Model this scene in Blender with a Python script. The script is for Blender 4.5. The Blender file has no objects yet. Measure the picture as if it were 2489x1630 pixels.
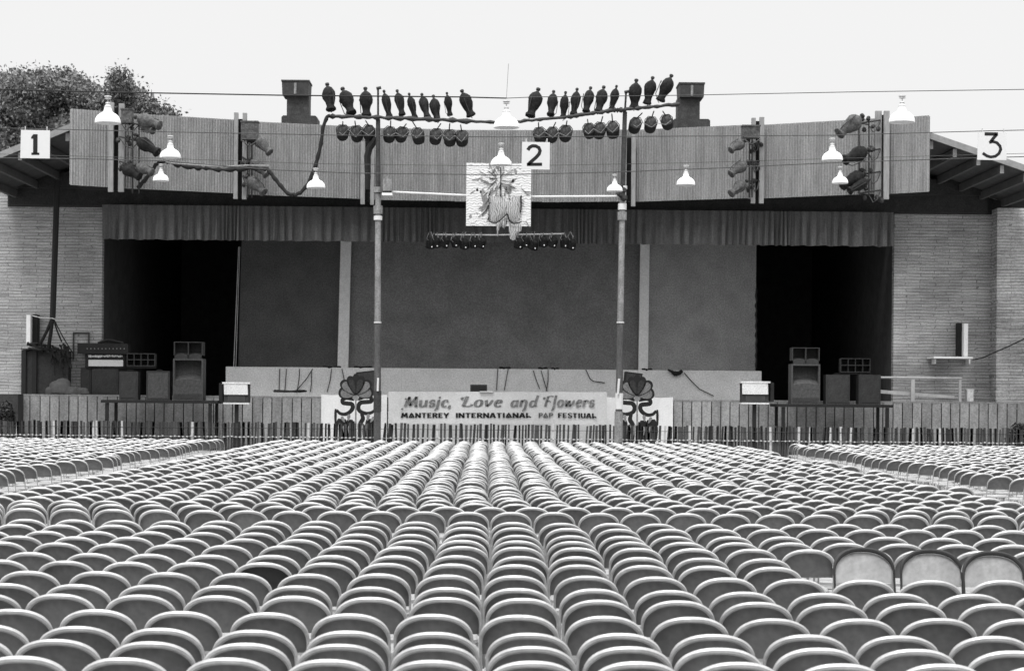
import bpy, math, random
import numpy as np
from mathutils import Matrix, Vector
R = math.radians
random.seed(7)
rnd = random.Random(11)

# ------------------------------------------------------------------ camera
F = 4700.0            # focal length in photo pixels (photo 2489 wide)
PX, PY = 1191.0, 970.0
CAMZ = 2.01
ROLL = R(0.47)
SC = bpy.context.scene
COL = SC.collection
cam_d = bpy.data.cameras.new("camera")
cam = bpy.data.objects.new("camera", cam_d)
COL.objects.link(cam)
cam_d.sensor_width = 36.0
cam_d.lens = 36.0 * F / 2489.0
cam_d.shift_x = (1244.5 - PX) / 2489.0
cam_d.shift_y = (PY - 815.0) / 2489.0
cam_d.clip_end = 3000
cam_d.clip_start = 0.1
cam_d.dof.use_dof = True
cam_d.dof.focus_distance = 26.0
cam_d.dof.aperture_fstop = 6.3
cam.matrix_world = Matrix.Translation((0, 0, CAMZ)) @ Matrix.Rotation(R(90), 4, 'X') @ Matrix.Rotation(ROLL, 4, 'Z')
SC.camera = cam

# ------------------------------------------------------------------ world, sun
w = bpy.data.worlds.new("World"); SC.world = w; w.use_nodes = True
nt = w.node_tree; nt.nodes.clear()
out = nt.nodes.new('ShaderNodeOutputWorld'); bg = nt.nodes.new('ShaderNodeBackground')
sky = nt.nodes.new('ShaderNodeTexSky'); sky.sky_type = 'NISHITA'; sky.sun_disc = False
sky.sun_elevation = R(62); sky.sun_rotation = R(200)
sky.air_density = 1.0; sky.dust_density = 4.0; sky.ozone_density = 1.0
bw = nt.nodes.new('ShaderNodeRGBToBW')
nt.links.new(sky.outputs[0], bw.inputs[0])
tc = nt.nodes.new('ShaderNodeTexCoord'); sp = nt.nodes.new('ShaderNodeSeparateXYZ')
nt.links.new(tc.outputs['Generated'], sp.inputs[0])
mr = nt.nodes.new('ShaderNodeMapRange')           # overcast: cloud deck brighter overhead
mr.inputs['From Min'].default_value = 0.24; mr.inputs['From Max'].default_value = 1.0
mr.inputs['To Min'].default_value = 4.75; mr.inputs['To Max'].default_value = 18.0
nt.links.new(sp.outputs['Z'], mr.inputs['Value'])
mx = nt.nodes.new('ShaderNodeMath'); mx.operation = 'MULTIPLY_ADD'
mx.inputs[1].default_value = 0.02
nt.links.new(bw.outputs[0], mx.inputs[0]); nt.links.new(mr.outputs[0], mx.inputs[2])
nt.links.new(mx.outputs[0], bg.inputs[0])
bg.inputs[1].default_value = 0.10
nt.links.new(bg.outputs[0], out.inputs[0])

sd = bpy.data.lights.new("sun", 'SUN'); sd.energy = 1.3; sd.angle = R(14); sd.color = (1, 1, 1)
so = bpy.data.objects.new("sun", sd); COL.objects.link(so)
el, az = R(62), R(200)      # azimuth measured from +Y towards +X; behind the camera, a little to the left
dirv = Vector((math.sin(az) * math.cos(el), math.cos(az) * math.cos(el), math.sin(el)))
so.rotation_euler = dirv.to_track_quat('Z', 'Y').to_euler()
SC.view_settings.view_transform = 'Standard'
SC.view_settings.look = 'None'
SC.view_settings.exposure = 0.9
SC.view_settings.gamma = 1.0
SC.cycles.max_bounces = 6
SC.cycles.use_denoising = True

# ------------------------------------------------------------------ helpers
def at(u, v, Y):
    """photo pixel + distance -> world point (used only while laying out the place)"""
    a = (u - PX) / F; b = -(v - PY) / F
    c, s = math.cos(ROLL), math.sin(ROLL)
    return Vector(((a * c - b * s) * Y, Y, CAMZ + (a * s + b * c) * Y))
def atp(u, v, Y): return at(u * 1.04580, v * 1.04580, Y)
def proj(p):
    x, z = p[0] / p[1], (p[2] - CAMZ) / p[1]
    c, s = math.cos(ROLL), math.sin(ROLL)
    return PX + F * (x * c + z * s), PY - F * (-x * s + z * c)

def material(name, g, rough=0.8, noise=0.0, nscale=8.0, bump=0.0, bscale=60.0, spec=0.3, stretch=(1, 1, 1), metal=0.0, island=0.0, build=None, fine=0.0, coat=0.0, orand=0.0):
    m = bpy.data.materials.new(name); m.use_nodes = True
    t = m.node_tree; b = t.nodes['Principled BSDF']
    b.inputs['Roughness'].default_value = rough
    b.inputs['Specular IOR Level'].default_value = spec
    b.inputs['Metallic'].default_value = metal
    b.inputs['Base Color'].default_value = (g, g, g, 1)
    co = t.nodes.new('ShaderNodeTexCoord'); mp = t.nodes.new('ShaderNodeMapping')
    mp.inputs['Scale'].default_value = stretch
    t.links.new(co.outputs['Object'], mp.inputs[0])
    val = None
    if noise > 0:
        n = t.nodes.new('ShaderNodeTexNoise'); n.inputs['Scale'].default_value = nscale
        n.inputs['Detail'].default_value = 6; n.inputs['Roughness'].default_value = 0.65
        t.links.new(mp.outputs[0], n.inputs['Vector'])
        r = t.nodes.new('ShaderNodeMapRange')
        r.inputs['From Min'].default_value = 0.3; r.inputs['From Max'].default_value = 0.7
        r.inputs['To Min'].default_value = g * (1 - noise); r.inputs['To Max'].default_value = g * (1 + noise)
        t.links.new(n.outputs['Fac'], r.inputs['Value']); val = r.outputs[0]
    if island > 0:
        ge = t.nodes.new('ShaderNodeNewGeometry')
        r = t.nodes.new('ShaderNodeMapRange')
        r.inputs['To Min'].default_value = 1 - island; r.inputs['To Max'].default_value = 1 + island
        t.links.new(ge.outputs['Random Per Island'], r.inputs['Value'])
        mu = t.nodes.new('ShaderNodeMath'); mu.operation = 'MULTIPLY'
        t.links.new(r.outputs[0], mu.inputs[0])
        if val is not None: t.links.new(val, mu.inputs[1])
        else: mu.inputs[1].default_value = g
        val = mu.outputs[0]
    if orand > 0:      # every copy has its own tone and its own stains
        oi = t.nodes.new('ShaderNodeObjectInfo')
        r = t.nodes.new('ShaderNodeMapRange'); r.inputs['To Min'].default_value = 1 - orand; r.inputs['To Max'].default_value = 1 + orand
        t.links.new(oi.outputs['Random'], r.inputs['Value'])
        m4 = t.nodes.new('ShaderNodeMath'); m4.operation = 'MULTIPLY'; m4.inputs[1].default_value = 97.0
        t.links.new(oi.outputs['Random'], m4.inputs[0])
        n = t.nodes.new('ShaderNodeTexNoise'); n.noise_dimensions = '4D'; n.inputs['Scale'].default_value = 7; n.inputs['Detail'].default_value = 5; n.inputs['Roughness'].default_value = 0.7
        t.links.new(co.outputs['Object'], n.inputs['Vector']); t.links.new(m4.outputs[0], n.inputs['W'])
        r2 = t.nodes.new('ShaderNodeMapRange'); r2.inputs['From Min'].default_value = .36; r2.inputs['From Max'].default_value = .60
        r2.inputs['To Min'].default_value = .84; r2.inputs['To Max'].default_value = 1.04
        t.links.new(n.outputs['Fac'], r2.inputs['Value'])
        a_ = t.nodes.new('ShaderNodeMath'); a_.operation = 'MULTIPLY'; t.links.new(r.outputs[0], a_.inputs[0]); t.links.new(r2.outputs[0], a_.inputs[1])
        mu = t.nodes.new('ShaderNodeVectorMath'); mu.operation = 'SCALE'
        if val is not None: t.links.new(val, mu.inputs[0])
        else: mu.inputs[0].default_value = (g, g, g)
        t.links.new(a_.outputs[0], mu.inputs['Scale']); val = mu.outputs[0]
    if build: val = build(t, co, val, g) or val
    if coat: b.inputs['Coat Weight'].default_value = coat; b.inputs['Coat Roughness'].default_value = 0.22
    if fine > 0:      # rough, mottled surface
        n = t.nodes.new('ShaderNodeTexNoise'); n.inputs['Scale'].default_value = 22; n.inputs['Detail'].default_value = 2
        t.links.new(co.outputs['Object'], n.inputs['Vector'])
        r = t.nodes.new('ShaderNodeMapRange'); r.inputs['From Min'].default_value = 0.3; r.inputs['From Max'].default_value = 0.7
        r.inputs['To Min'].default_value = 1 - fine; r.inputs['To Max'].default_value = 1 + fine
        t.links.new(n.outputs['Fac'], r.inputs['Value'])
        mu = t.nodes.new('ShaderNodeVectorMath'); mu.operation = 'SCALE'
        if val is not None: t.links.new(val, mu.inputs[0])
        else: mu.inputs[0].default_value = (g, g, g)
        t.links.new(r.outputs[0], mu.inputs['Scale']); val = mu.outputs[0]
    if val is not None: t.links.new(val, b.inputs['Base Color'])
    if bump > 0:
        n = t.nodes.new('ShaderNodeTexNoise'); n.inputs['Scale'].default_value = bscale; n.inputs['Detail'].default_value = 4
        t.links.new(mp.outputs[0], n.inputs['Vector'])
        bp = t.nodes.new('ShaderNodeBump'); bp.inputs['Strength'].default_value = bump; bp.inputs['Distance'].default_value = 0.01
        t.links.new(n.outputs['Fac'], bp.inputs['Height']); t.links.new(bp.outputs[0], b.inputs['Normal'])
    return m

def brick_build(t, co, val, g):
    s = t.nodes.new('ShaderNodeSeparateXYZ'); c = t.nodes.new('ShaderNodeCombineXYZ')
    t.links.new(co.outputs['Object'], s.inputs[0])
    t.links.new(s.outputs['X'], c.inputs['X']); t.links.new(s.outputs['Z'], c.inputs['Y'])
    br = t.nodes.new('ShaderNodeTexBrick')
    br.inputs['Scale'].default_value = 1.0
    br.inputs['Brick Width'].default_value = 0.9; br.inputs['Row Height'].default_value = 0.098
    br.inputs['Mortar Size'].default_value = 0.014; br.inputs['Mortar Smooth'].default_value = 0.6
    br.inputs['Color1'].default_value = (g, g, g, 1); br.inputs['Color2'].default_value = (g * .8, g * .8, g * .8, 1)
    br.inputs['Mortar'].default_value = (g * .42, g * .42, g * .42, 1)
    # slightly wavering courses
    nz = t.nodes.new('ShaderNodeTexNoise'); nz.inputs['Scale'].default_value = 2.6
    t.links.new(co.outputs['Object'], nz.inputs['Vector'])
    ad = t.nodes.new('ShaderNodeVectorMath'); ad.operation = 'MULTIPLY_ADD'
    ad.inputs[1].default_value = (0.35, 0.045, 0.0)
    t.links.new(nz.outputs['Color'], ad.inputs[0]); t.links.new(c.outputs[0], ad.inputs[2])
    t.links.new(ad.outputs[0], br.inputs['Vector'])
    n2 = t.nodes.new('ShaderNodeTexNoise'); n2.inputs['Scale'].default_value = 6.0; n2.inputs['Detail'].default_value = 8
    mp = t.nodes.new('ShaderNodeMapping'); mp.inputs['Scale'].default_value = (0.25, 1, 3.0)
    t.links.new(co.outputs['Object'], mp.inputs[0]); t.links.new(mp.outputs[0], n2.inputs['Vector'])
    r = t.nodes.new('ShaderNodeMapRange'); r.inputs['From Min'].default_value = .3; r.inputs['From Max'].default_value = .7
    r.inputs['To Min'].default_value = .72; r.inputs['To Max'].default_value = 1.25
    t.links.new(n2.outputs['Fac'], r.inputs['Value'])
    n3 = t.nodes.new('ShaderNodeTexNoise'); n3.inputs['Scale'].default_value = 0.7; n3.inputs['Detail'].default_value = 5
    t.links.new(co.outputs['Object'], n3.inputs['Vector'])
    r3 = t.nodes.new('ShaderNodeMapRange'); r3.inputs['From Min'].default_value = .35; r3.inputs['From Max'].default_value = .62
    r3.inputs['To Min'].default_value = .78; r3.inputs['To Max'].default_value = 1.14
    t.links.new(n3.outputs['Fac'], r3.inputs['Value'])
    mm = t.nodes.new('ShaderNodeMath'); mm.operation = 'MULTIPLY'; t.links.new(r.outputs[0], mm.inputs[0]); t.links.new(r3.outputs[0], mm.inputs[1])
    m = t.nodes.new('ShaderNodeVectorMath'); m.operation = 'SCALE'
    t.links.new(br.outputs['Color'], m.inputs[0]); t.links.new(mm.outputs[0], m.inputs['Scale'])
    return m.outputs[0]

class MB:
    def __init__(s): s.v = []; s.f = []; s.m = []
    def add(s, vs, fs, mi=0):
        o = len(s.v); s.v.extend([tuple(p) for p in vs])
        for f in fs: s.f.append(tuple(i + o for i in f)); s.m.append(mi)
    def box(s, x0, x1, y0, y1, z0, z1, mi=0):
        if x0 > x1: x0, x1 = x1, x0
        if y0 > y1: y0, y1 = y1, y0
        if z0 > z1: z0, z1 = z1, z0
        v = [(x0,y0,z0),(x1,y0,z0),(x1,y1,z0),(x0,y1,z0),(x0,y0,z1),(x1,y0,z1),(x1,y1,z1),(x0,y1,z1)]
        s.add(v, [(0,3,2,1),(4,5,6,7),(0,1,5,4),(1,2,6,5),(2,3,7,6),(3,0,4,7)], mi); return s
    def obox(s, c, ax, ay, az, mi=0):
        """box from centre and three half-axis vectors"""
        c, ax, ay, az = map(Vector, (c, ax, ay, az)); v = []
        for k in (-1, 1):
            for (i, j) in ((-1,-1),(1,-1),(1,1),(-1,1)): v.append(c + ax*i + ay*j + az*k)
        s.add(v, [(0,3,2,1),(4,5,6,7),(0,1,5,4),(1,2,6,5),(2,3,7,6),(3,0,4,7)], mi); return s
    def tube(s, pts, r, n=8, mi=0, cap=True):
        pts = [Vector(p) for p in pts]; N = len(pts)
        rr = r if isinstance(r, (list, tuple)) else [r] * N
        d0 = (pts[1] - pts[0]).normalized()
        up = Vector((0, 0, 1)) if abs(d0.z) < 0.9 else Vector((0, 1, 0))
        a = d0.cross(up).normalized(); vs = []
        for i, p in enumerate(pts):
            d = (pts[min(i+1, N-1)] - pts[max(i-1, 0)]).normalized()
            a = (a - d * a.dot(d)).normalized(); b = d.cross(a)
            for k in range(n):
                t = 2 * math.pi * k / n
                vs.append(p + (a * math.cos(t) + b * math.sin(t)) * rr[i])
        fs = []
        for i in range(N - 1):
            for k in range(n):
                k2 = (k + 1) % n
                fs.append((i*n+k, i*n+k2, (i+1)*n+k2, (i+1)*n+k))
        if cap: fs.append(tuple(range(n-1, -1, -1))); fs.append(tuple((N-1)*n + k for k in range(n)))
        s.add(vs, fs, mi); return s
    def lathe(s, prof, n=20, M=None, mi=0, jit=0.0, cap=True):
        M = M or Matrix.Identity(4); vs = []; fs = []
        for (r, z) in prof:
            for k in range(n):
                t = 2*math.pi*k/n; q = r * (1 + (rnd.uniform(-jit, jit) if jit else 0))
                vs.append(M @ Vector((q*math.cos(t), q*math.sin(t), z)))
        for i in range(len(prof)-1):
            for k in range(n):
                k2 = (k+1) % n; fs.append((i*n+k, i*n+k2, (i+1)*n+k2, (i+1)*n+k))
        if cap: fs.append(tuple(range(n-1,-1,-1))); fs.append(tuple((len(prof)-1)*n+k for k in range(n)))
        s.add(vs, fs, mi); return s
    def prism(s, poly, y0, y1, mi=0):
        """outline in x,z extruded from y0 (front) to y1"""
        n = len(poly)
        v = [(p[0], y0, p[1]) for p in poly] + [(p[0], y1, p[1]) for p in poly]
        fs = [tuple(range(n)), tuple(range(2*n-1, n-1, -1))]
        for i in range(n): j = (i+1) % n; fs.append((i, i+n, j+n, j))
        s.add(v, fs, mi); return s
    def build(s, name, mats, parent=None, smooth=False, loc=None):
        if not isinstance(mats, (list, tuple)): mats = [mats]
        me = bpy.data.meshes.new(name)
        off = Vector(loc) if loc is not None else (parent.get('_o') and Vector(parent['_o']) if parent else None)
        vs = s.v
        if off is not None: vs = [(a-off[0], b-off[1], c-off[2]) for a, b, c in s.v]
        me.from_pydata(vs, [], s.f)
        for m in mats: me.materials.append(m)
        if len(mats) > 1: me.polygons.foreach_set('material_index', s.m)
        if smooth:
            me.polygons.foreach_set('use_smooth', [True]*len(me.polygons))
        me.update(); me.validate()
        if smooth:
            try: me.set_sharp_from_angle(angle=R(40))
            except Exception: pass
        o = bpy.data.objects.new(name, me); COL.objects.link(o)
        if parent:
            o.parent = parent
            if parent.get('_o'): o['_o'] = list(parent['_o'])
        if loc is not None: o.location = loc
        return o

def tag(o, label=None, cat=None, group=None, kind=None):
    if label: o['label'] = label
    if cat: o['category'] = cat
    if group: o['group'] = group
    if kind: o['kind'] = kind
    return o
ROOTS = []
def empty(name, loc=(0,0,0), label=None, cat=None, group=None):
    o = bpy.data.objects.new(name, None); COL.objects.link(o); o.location = loc
    o['_o'] = list(loc); o.empty_display_size = 0.1; ROOTS.append(o)
    return tag(o, label, cat, group)
def copy_tree(o, parent=None):
    c = o.copy(); COL.objects.link(c)
    if parent: c.parent = parent
    for ch in list(o.children): copy_tree(ch, c)
    return c
def ordinal(n):
    W = ['zeroth','first','second','third','fourth','fifth','sixth','seventh','eighth','ninth','tenth','eleventh','twelfth','thirteenth','fourteenth','fifteenth','sixteenth','seventeenth','eighteenth','nineteenth','twentieth']
    if n <= 20: return W[n]
    T = {2:'twenty',3:'thirty'}[n//10]
    return T + ('-' + W[n%10] if n%10 else 'th').replace('tyth','tieth')

# ------------------------------------------------------------------ materials
M_chair = material('chair_seat_paint', 0.34, 0.30, 0.10, 3.0, spec=0.5)
M_rim = material('pale_tube_metal', 0.42, 0.38, 0.20, 14.0, spec=0.5, metal=0.4, orand=.10)
M_panel = material('back_panel_paint', 0.155, 0.55, 0.12, 4.0, spec=0.3, fine=.10, orand=.16, island=.10)  # panel shade is put into a colour darker than the rim
M_black_panel = material('black_back_panel', 0.035, 0.6, 0.3, 6.0)
M_chair_pale = material('pale_chair_paint', 0.28, 0.5, 0.2, 6.0, orand=.1, fine=.1)
M_chair_dark = material('shaded_chair_rim', 0.018, 0.6, 0.2, 5.0)  # shade on the turned chairs' rims, put into a near-black colour
M_ground = material('packed_earth', 0.30, 0.95, 0.25, 0.8, 0.4, 30)
M_wall = material('rough_brick_wall', 0.38, 0.9, build=brick_build, bump=0.5, bscale=14, stretch=(0.5, 1, 3), fine=.22)
M_fascia = material('corrugated_cladding', 0.235, 0.7, 0.24, 1.6, stretch=(3, 3, 0.35), fine=.2)
M_post = material('weathered_wood', 0.24, 0.85, 0.25, 6.0, stretch=(3, 3, 0.5), bump=0.3)
M_dark = material('dark_timber', 0.028, 0.9, 0.25, 4.0, fine=.3)
M_black = material('black_cloth', 0.06, 1.0, 0.2, 3.0, spec=0.05)
M_recess = material('recess_shade', 0.007, 0.95)
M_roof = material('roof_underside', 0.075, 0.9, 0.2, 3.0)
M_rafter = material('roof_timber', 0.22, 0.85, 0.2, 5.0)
M_valance = material('valance_cloth', 0.088, 0.95, 0.18, 2.0, spec=0.1, stretch=(2, 2, 0.4), fine=.2)
M_bd_left = material('backdrop_left', 0.10, 0.95, 0.20, 1.2, fine=.3)
M_bd_mid = material('backdrop_centre', 0.20, 0.95, 0.20, 1.0, fine=.28)
M_bd_right = material('backdrop_right', 0.31, 0.95, 0.20, 1.0, fine=.25)
M_pillar = material('pillar_paint', 0.80, 0.8, 0.06, 2.0, fine=.1)
M_riser = material('riser_board', 0.62, 0.85, 0.12, 1.5, fine=.18)
M_floor = material('stage_boards', 0.20, 0.8, 0.2, 3.0)
M_board = material('stage_front_board', 0.27, 0.85, 0.22, 2.5, stretch=(2, 2, 0.5), island=0.2, fine=.22)
M_railp = material('worn_rail_paint', 0.38, 0.8, 0.2, 3.0, fine=.1)
M_sheet = material('white_sheet', 0.74, 0.9, 0.06, 1.5, fine=.06)
M_banner = material('banner_cloth', 0.50, 0.9, 0.10, 1.6, fine=.10)
M_paint_grey = material('grey_paint', 0.10, 0.9, 0.35, 9.0, fine=.25)
M_script = material('script_grey_paint', 0.15, 0.9, 0.35, 9.0, fine=.25)
M_petal = material('petal_grey_paint', 0.15, 0.9, 0.25, 12.0, fine=.3)
M_petal_dk = material('petal_dark_paint', 0.030, 0.9, 0.25, 12.0, fine=.3)
M_paint_lt = material('faded_grey_paint', 0.20, 0.9, 0.2, 9.0, fine=.2)
M_paint_blk = material('black_paint', 0.012, 0.8, 0.2, 6.0)
M_white = material('white_enamel', 0.74, 0.35, 0.02, 4.0, spec=0.5)
M_signw = material('sign_board_white', 0.57, 0.7, 0.03, 3.0)
M_ceramic = material('porcelain', 0.45, 0.3, 0.2, 20.0, spec=0.5)
M_lamp = material('lamp_housing', 0.012, 0.75, spec=0.15, noise=0.6, nscale=9.0, bump=0.6, bscale=14, fine=.5)
#, 0.6, 9.0, bump=0.6, bscale=14, fine=.4)
M_lampg = material('lamp_cover_grey', 0.065, 0.75, 0.6, 8.0, bump=0.6, bscale=12, fine=.4)
M_metal = material('dark_steel', 0.025, 0.6, 0.4, 10.0)
M_galv = material('galvanised_pipe', 0.20, 0.6, 0.35, 8.0, stretch=(1, 1, 0.3), fine=.25)
M_lowpole = material('stained_pole', 0.075, 0.7, 0.4, 5.0, stretch=(1, 1, 0.4), fine=.25)
M_pipe_white = material('white_pipe', 0.60, 0.6, 0.1, 5.0)
M_cable = material('black_cable', 0.010, 0.7, 0.3, 20.0)
M_wire = material('steel_wire', 0.04, 0.6, 0.4, 12.0)
M_vent = material('vent_metal', 0.040, 0.8, 0.35, 5.0, fine=.3)
M_leaf = material('oak_leaf', 0.15, 0.8, 0.3, 0.5, island=0.3)
M_trunk = material('bark', 0.10, 0.95, 0.3, 5.0)
M_picket = material('picket_wood', 0.042, 0.9, 0.3, 6.0, stretch=(2, 2, 0.5), island=0.65)
M_picket_lt = material('pale_picket_wood', 0.42, 0.9, 0.15, 6.0)
M_amp = material('amp_cabinet', 0.035, 0.8, 0.25, 4.0, fine=.25)
M_ampg = material('grille_cloth', 0.065, 0.9, 0.2, 10.0, fine=.25)
M_ampd = material('cabinet_black', 0.012, 0.7, 0.3, 6.0)
M_tarp = material('grey_tarpaulin', 0.09, 0.85, 0.4, 3.0)
M_keys = material('white_keys', 0.55, 0.5, 0.1, 20.0)
def art_build(t, co, val, g):
    wv = t.nodes.new('ShaderNodeTexWave'); wv.bands_direction = 'Z'
    wv.inputs['Scale'].default_value = 4.2; wv.inputs['Distortion'].default_value = 7.0; wv.inputs['Detail'].default_value = 3.0
    wv.inputs['Detail Scale'].default_value = 1.6
    t.links.new(co.outputs['Object'], wv.inputs['Vector'])
    r = t.nodes.new('ShaderNodeMapRange'); r.inputs['From Min'].default_value = .0; r.inputs['From Max'].default_value = .28
    r.inputs['To Min'].default_value = .26; r.inputs['To Max'].default_value = g
    t.links.new(wv.outputs['Fac'], r.inputs['Value']); return r.outputs[0]
def drape_build(t, co, val, g):
    wv = t.nodes.new('ShaderNodeTexWave'); wv.bands_direction = 'X'
    wv.inputs['Scale'].default_value = 5.5; wv.inputs['Distortion'].default_value = 9.0; wv.inputs['Detail'].default_value = 3.0
    wv.inputs['Detail Scale'].default_value = 1.2
    t.links.new(co.outputs['Object'], wv.inputs['Vector'])
    r = t.nodes.new('ShaderNodeMapRange'); r.inputs['From Max'].default_value = .7
    r.inputs['To Min'].default_value = g*.35; r.inputs['To Max'].default_value = g
    t.links.new(wv.outputs['Fac'], r.inputs['Value']); return r.outputs[0]
M_drape = material('folded_painted_cloth', 0.40, 0.9, build=drape_build)
M_art = material('painted_canvas', 0.66, 0.85, build=art_build)

# ------------------------------------------------------------------ ground
g = MB(); n = 60
xs = np.linspace(-300, 300, n); ys = np.concatenate([np.linspace(-20, 80, 40), np.linspace(90, 900, 12)])
vs = []; 
for y in ys:
    for x in xs: vs.append((x, y, 0.0))
fs = [(j*n+i, j*n+i+1, (j+1)*n+i+1, (j+1)*n+i) for j in range(len(ys)-1) for i in range(n-1)]
g.add(vs, fs); o = g.build('ground', M_ground); tag(o, kind='structure')

# ------------------------------------------------------------------ stage building
YS = 61.0      # stage lip
STZ = 2.05
bld = empty('stage_building', (0, YS, 0), 'wide open-air stage building with corrugated parapet and brick side walls', 'building')
def X(u, Y): return (u - PX) / F * Y        # photo column -> x (roll ignored; fine near the horizon)
def xz(u, v, Y): p = at(u, v, Y); return p.x, p.z

# side walls (left of opening, right of opening)
YW = 62.0
xl = at(247, 800, YW).x; xr = at(2172, 800, YW).x
b = MB(); b.box(-26, xl, YW, YW+0.3, 0, 9.2); b.build('wall', M_wall, bld)
xbreak = at(2423, 700, YW).x
b = MB(); b.box(xr, xbreak, YW, YW+0.3, 0, 9.2); b.build('wall', M_wall, bld)
b = MB(); b.box(at(2423, 700, 61.3).x, 27, 61.3, 62.4, STZ, 8.2); b.build('wall', M_wall, bld)
# return walls of the opening, deep wings
b = MB(); b.box(xl-0.28, xl-0.02, YW+0.3, 78, STZ, 9); b.build('side_wall', M_black, bld)
b = MB(); b.box(xr+0.02, xr+0.28, YW+0.3, 78, STZ, 9); b.build('side_wall', M_black, bld)
b = MB(); b.box(-17.5, 20.5, 78, 78.3, 0, 9.5); b.build('back_wall', M_black, bld)
b = MB(); b.box(-17.5, 20.5, 62.6, 78, 8.6, 8.8); b.build('ceiling', M_black, bld)
# floor
b = MB(); b.box(-26, 27, YS+0.065, 78, STZ-0.2, STZ); b.build('stage_floor', M_floor, bld)
# vertical board stage front
def stagefront(u0, u1):
    b = MB(); x = at(u0, 960, YS).x; xe = at(u1, 960, YS).x
    while x < xe:
        ww = 0.305 + rnd.uniform(-.02, .02)
        b.box(x + 0.016, min(x + ww, xe) - 0.016, YS - 0.02 - rnd.uniform(0, .012), YS + 0.02, 0, STZ - 0.05); x += ww
    b.box(at(u0, 960, YS).x, xe, YS - 0.035, YS + 0.028, STZ - 0.048, STZ + 0.004)
    b.box(at(u0, 960, YS).x, xe, YS + 0.024, YS + 0.06, 0, STZ - 0.21, 1)
    return b.build('stage_front', [M_board, M_ampd], bld)
stagefront(50, 780); stagefront(1637, 3270)
b = MB(); b.box(at(780, 960, YS).x+.01, at(1637, 960, YS).x-.01, YS, YS+0.06, 0, STZ-0.01); b.build('stage_front', M_dark, bld)
# header beam above the opening, dark
hb = MB(); zt = 9.0
x0 = at(26, 440, 61.6).x; x1 = at(2401, 440, 61.6).x
zb = at(1210, 508, 61.6).z
hb.box(x0, x1, 61.6, 61.95, zb, zt); hb.build('header_beam', M_dark, bld)
# soffit under the parapet
b = MB(); b.box(at(170, 450, 59.5).x, at(2250, 450, 59.5).x, 60.6, 61.6, 8.55, 8.7); b.build('soffit', M_dark, bld)

# parapet: corrugated facets on a shallow curve with paired posts
joints = [(171, 56.0), (283, 56.7), (586, 58.2), (896, 59.5), (1527, 59.5), (1842, 58.2), (2144, 56.7), (2257, 56.0)]
ZB, ZT = 8.12, 10.33
jp = [Vector((at(u, 460, Y).x, Y, 0)) for u, Y in joints]
def corrugated(p, q, name='parapet_panel', z0=ZB, z1=ZT, curve=0.0):
    L = (q-p).length; d = (q-p)/L; nrm = Vector((d.y, -d.x, 0))
    if nrm.y > 0: nrm = -nrm
    N = int(L / 0.0205); vs = []
    ph = [0, 0.012, 0.012, 0]
    for i in range(N+1):
        s_ = L*i/N; amp = (0.034 if (i % 4) in (1, 2) else 0.0)
        base = p + d*s_ + nrm*amp - nrm*(curve*4*(s_/L)*(1-s_/L))*-1
        k = i // 26
        j0 = ((k*7919) % 13 - 6)*0.0016
        vs.append((base.x, base.y, z0 + j0)); vs.append((base.x, base.y, z1 + j0))
    o0 = len(vs)
    fs = [(2*i, 2*i+2, 2*i+3, 2*i+1) for i in range(N)]
    b = MB(); b.add(vs, fs)
    # solid backing board just behind the sheet
    bk = nrm * -0.03
    a0, a1 = p + bk, q + bk; b0, b1 = p + nrm*-0.09, q + nrm*-0.09
    b.add([(a0.x,a0.y,z0+.02),(a1.x,a1.y,z0+.02),(a1.x,a1.y,z1-.02),(a0.x,a0.y,z1-.02),(b0.x,b0.y,z0+.02),(b1.x,b1.y,z0+.02),(b1.x,b1.y,z1-.02),(b0.x,b0.y,z1-.02)],
          [(0,1,2,3),(5,4,7,6),(3,2,6,7),(1,0,4,5),(0,3,7,4),(2,1,5,6)])
    return b.build(name, M_fascia, bld)
for i in range(7):
    p, q = jp[i], jp[i+1]
    if i == 3:
        m = (p+q)/2 + Vector((0, 0.35, 0)); t1 = p.lerp(q, .33) + Vector((0, .28, 0)); t2 = p.lerp(q, .67) + Vector((0, .28, 0))
        corrugated(p, t1); corrugated(t1, t2); corrugated(t2, q)
    else: corrugated(p, q)
posts = [(272, 250, 467, 12, 56.45), (297, 253, 467, 13, 56.6), (575, 275, 484, 10, 57.95), (596, 276, 485, 10, 58.0),
         (883, 345, 497, 10, 59.25), (906, 345, 498, 9, 59.25), (1540, 325, 502, 10, 59.25),
         (1518, 345, 498, 9, 59.25), (1831, 288, 495, 10, 57.95), (1851, 286, 495, 11, 57.9), (2134, 271, 485, 15, 56.5), (2154, 271, 485, 13, 56.35)]
for (u, v0, v1, wd, Y) in posts:
    p = at(u, v0, Y); q = at(u, v1, Y); h = wd/F*Y/2
    b = MB(); b.box(p.x-h, p.x+h, Y-0.12, Y, q.z, p.z); b.build('parapet_post', M_post, bld)
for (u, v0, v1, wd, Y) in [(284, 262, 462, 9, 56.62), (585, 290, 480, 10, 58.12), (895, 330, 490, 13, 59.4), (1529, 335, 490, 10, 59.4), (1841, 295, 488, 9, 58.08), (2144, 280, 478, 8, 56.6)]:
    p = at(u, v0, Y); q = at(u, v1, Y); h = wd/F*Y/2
    b = MB(); b.box(p.x-h, p.x+h, Y-0.06, Y+.02, q.z, p.z); b.build('gap_shade_strip', M_recess, bld)  # near-black strip stands in for shade in the gap between posts
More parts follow.
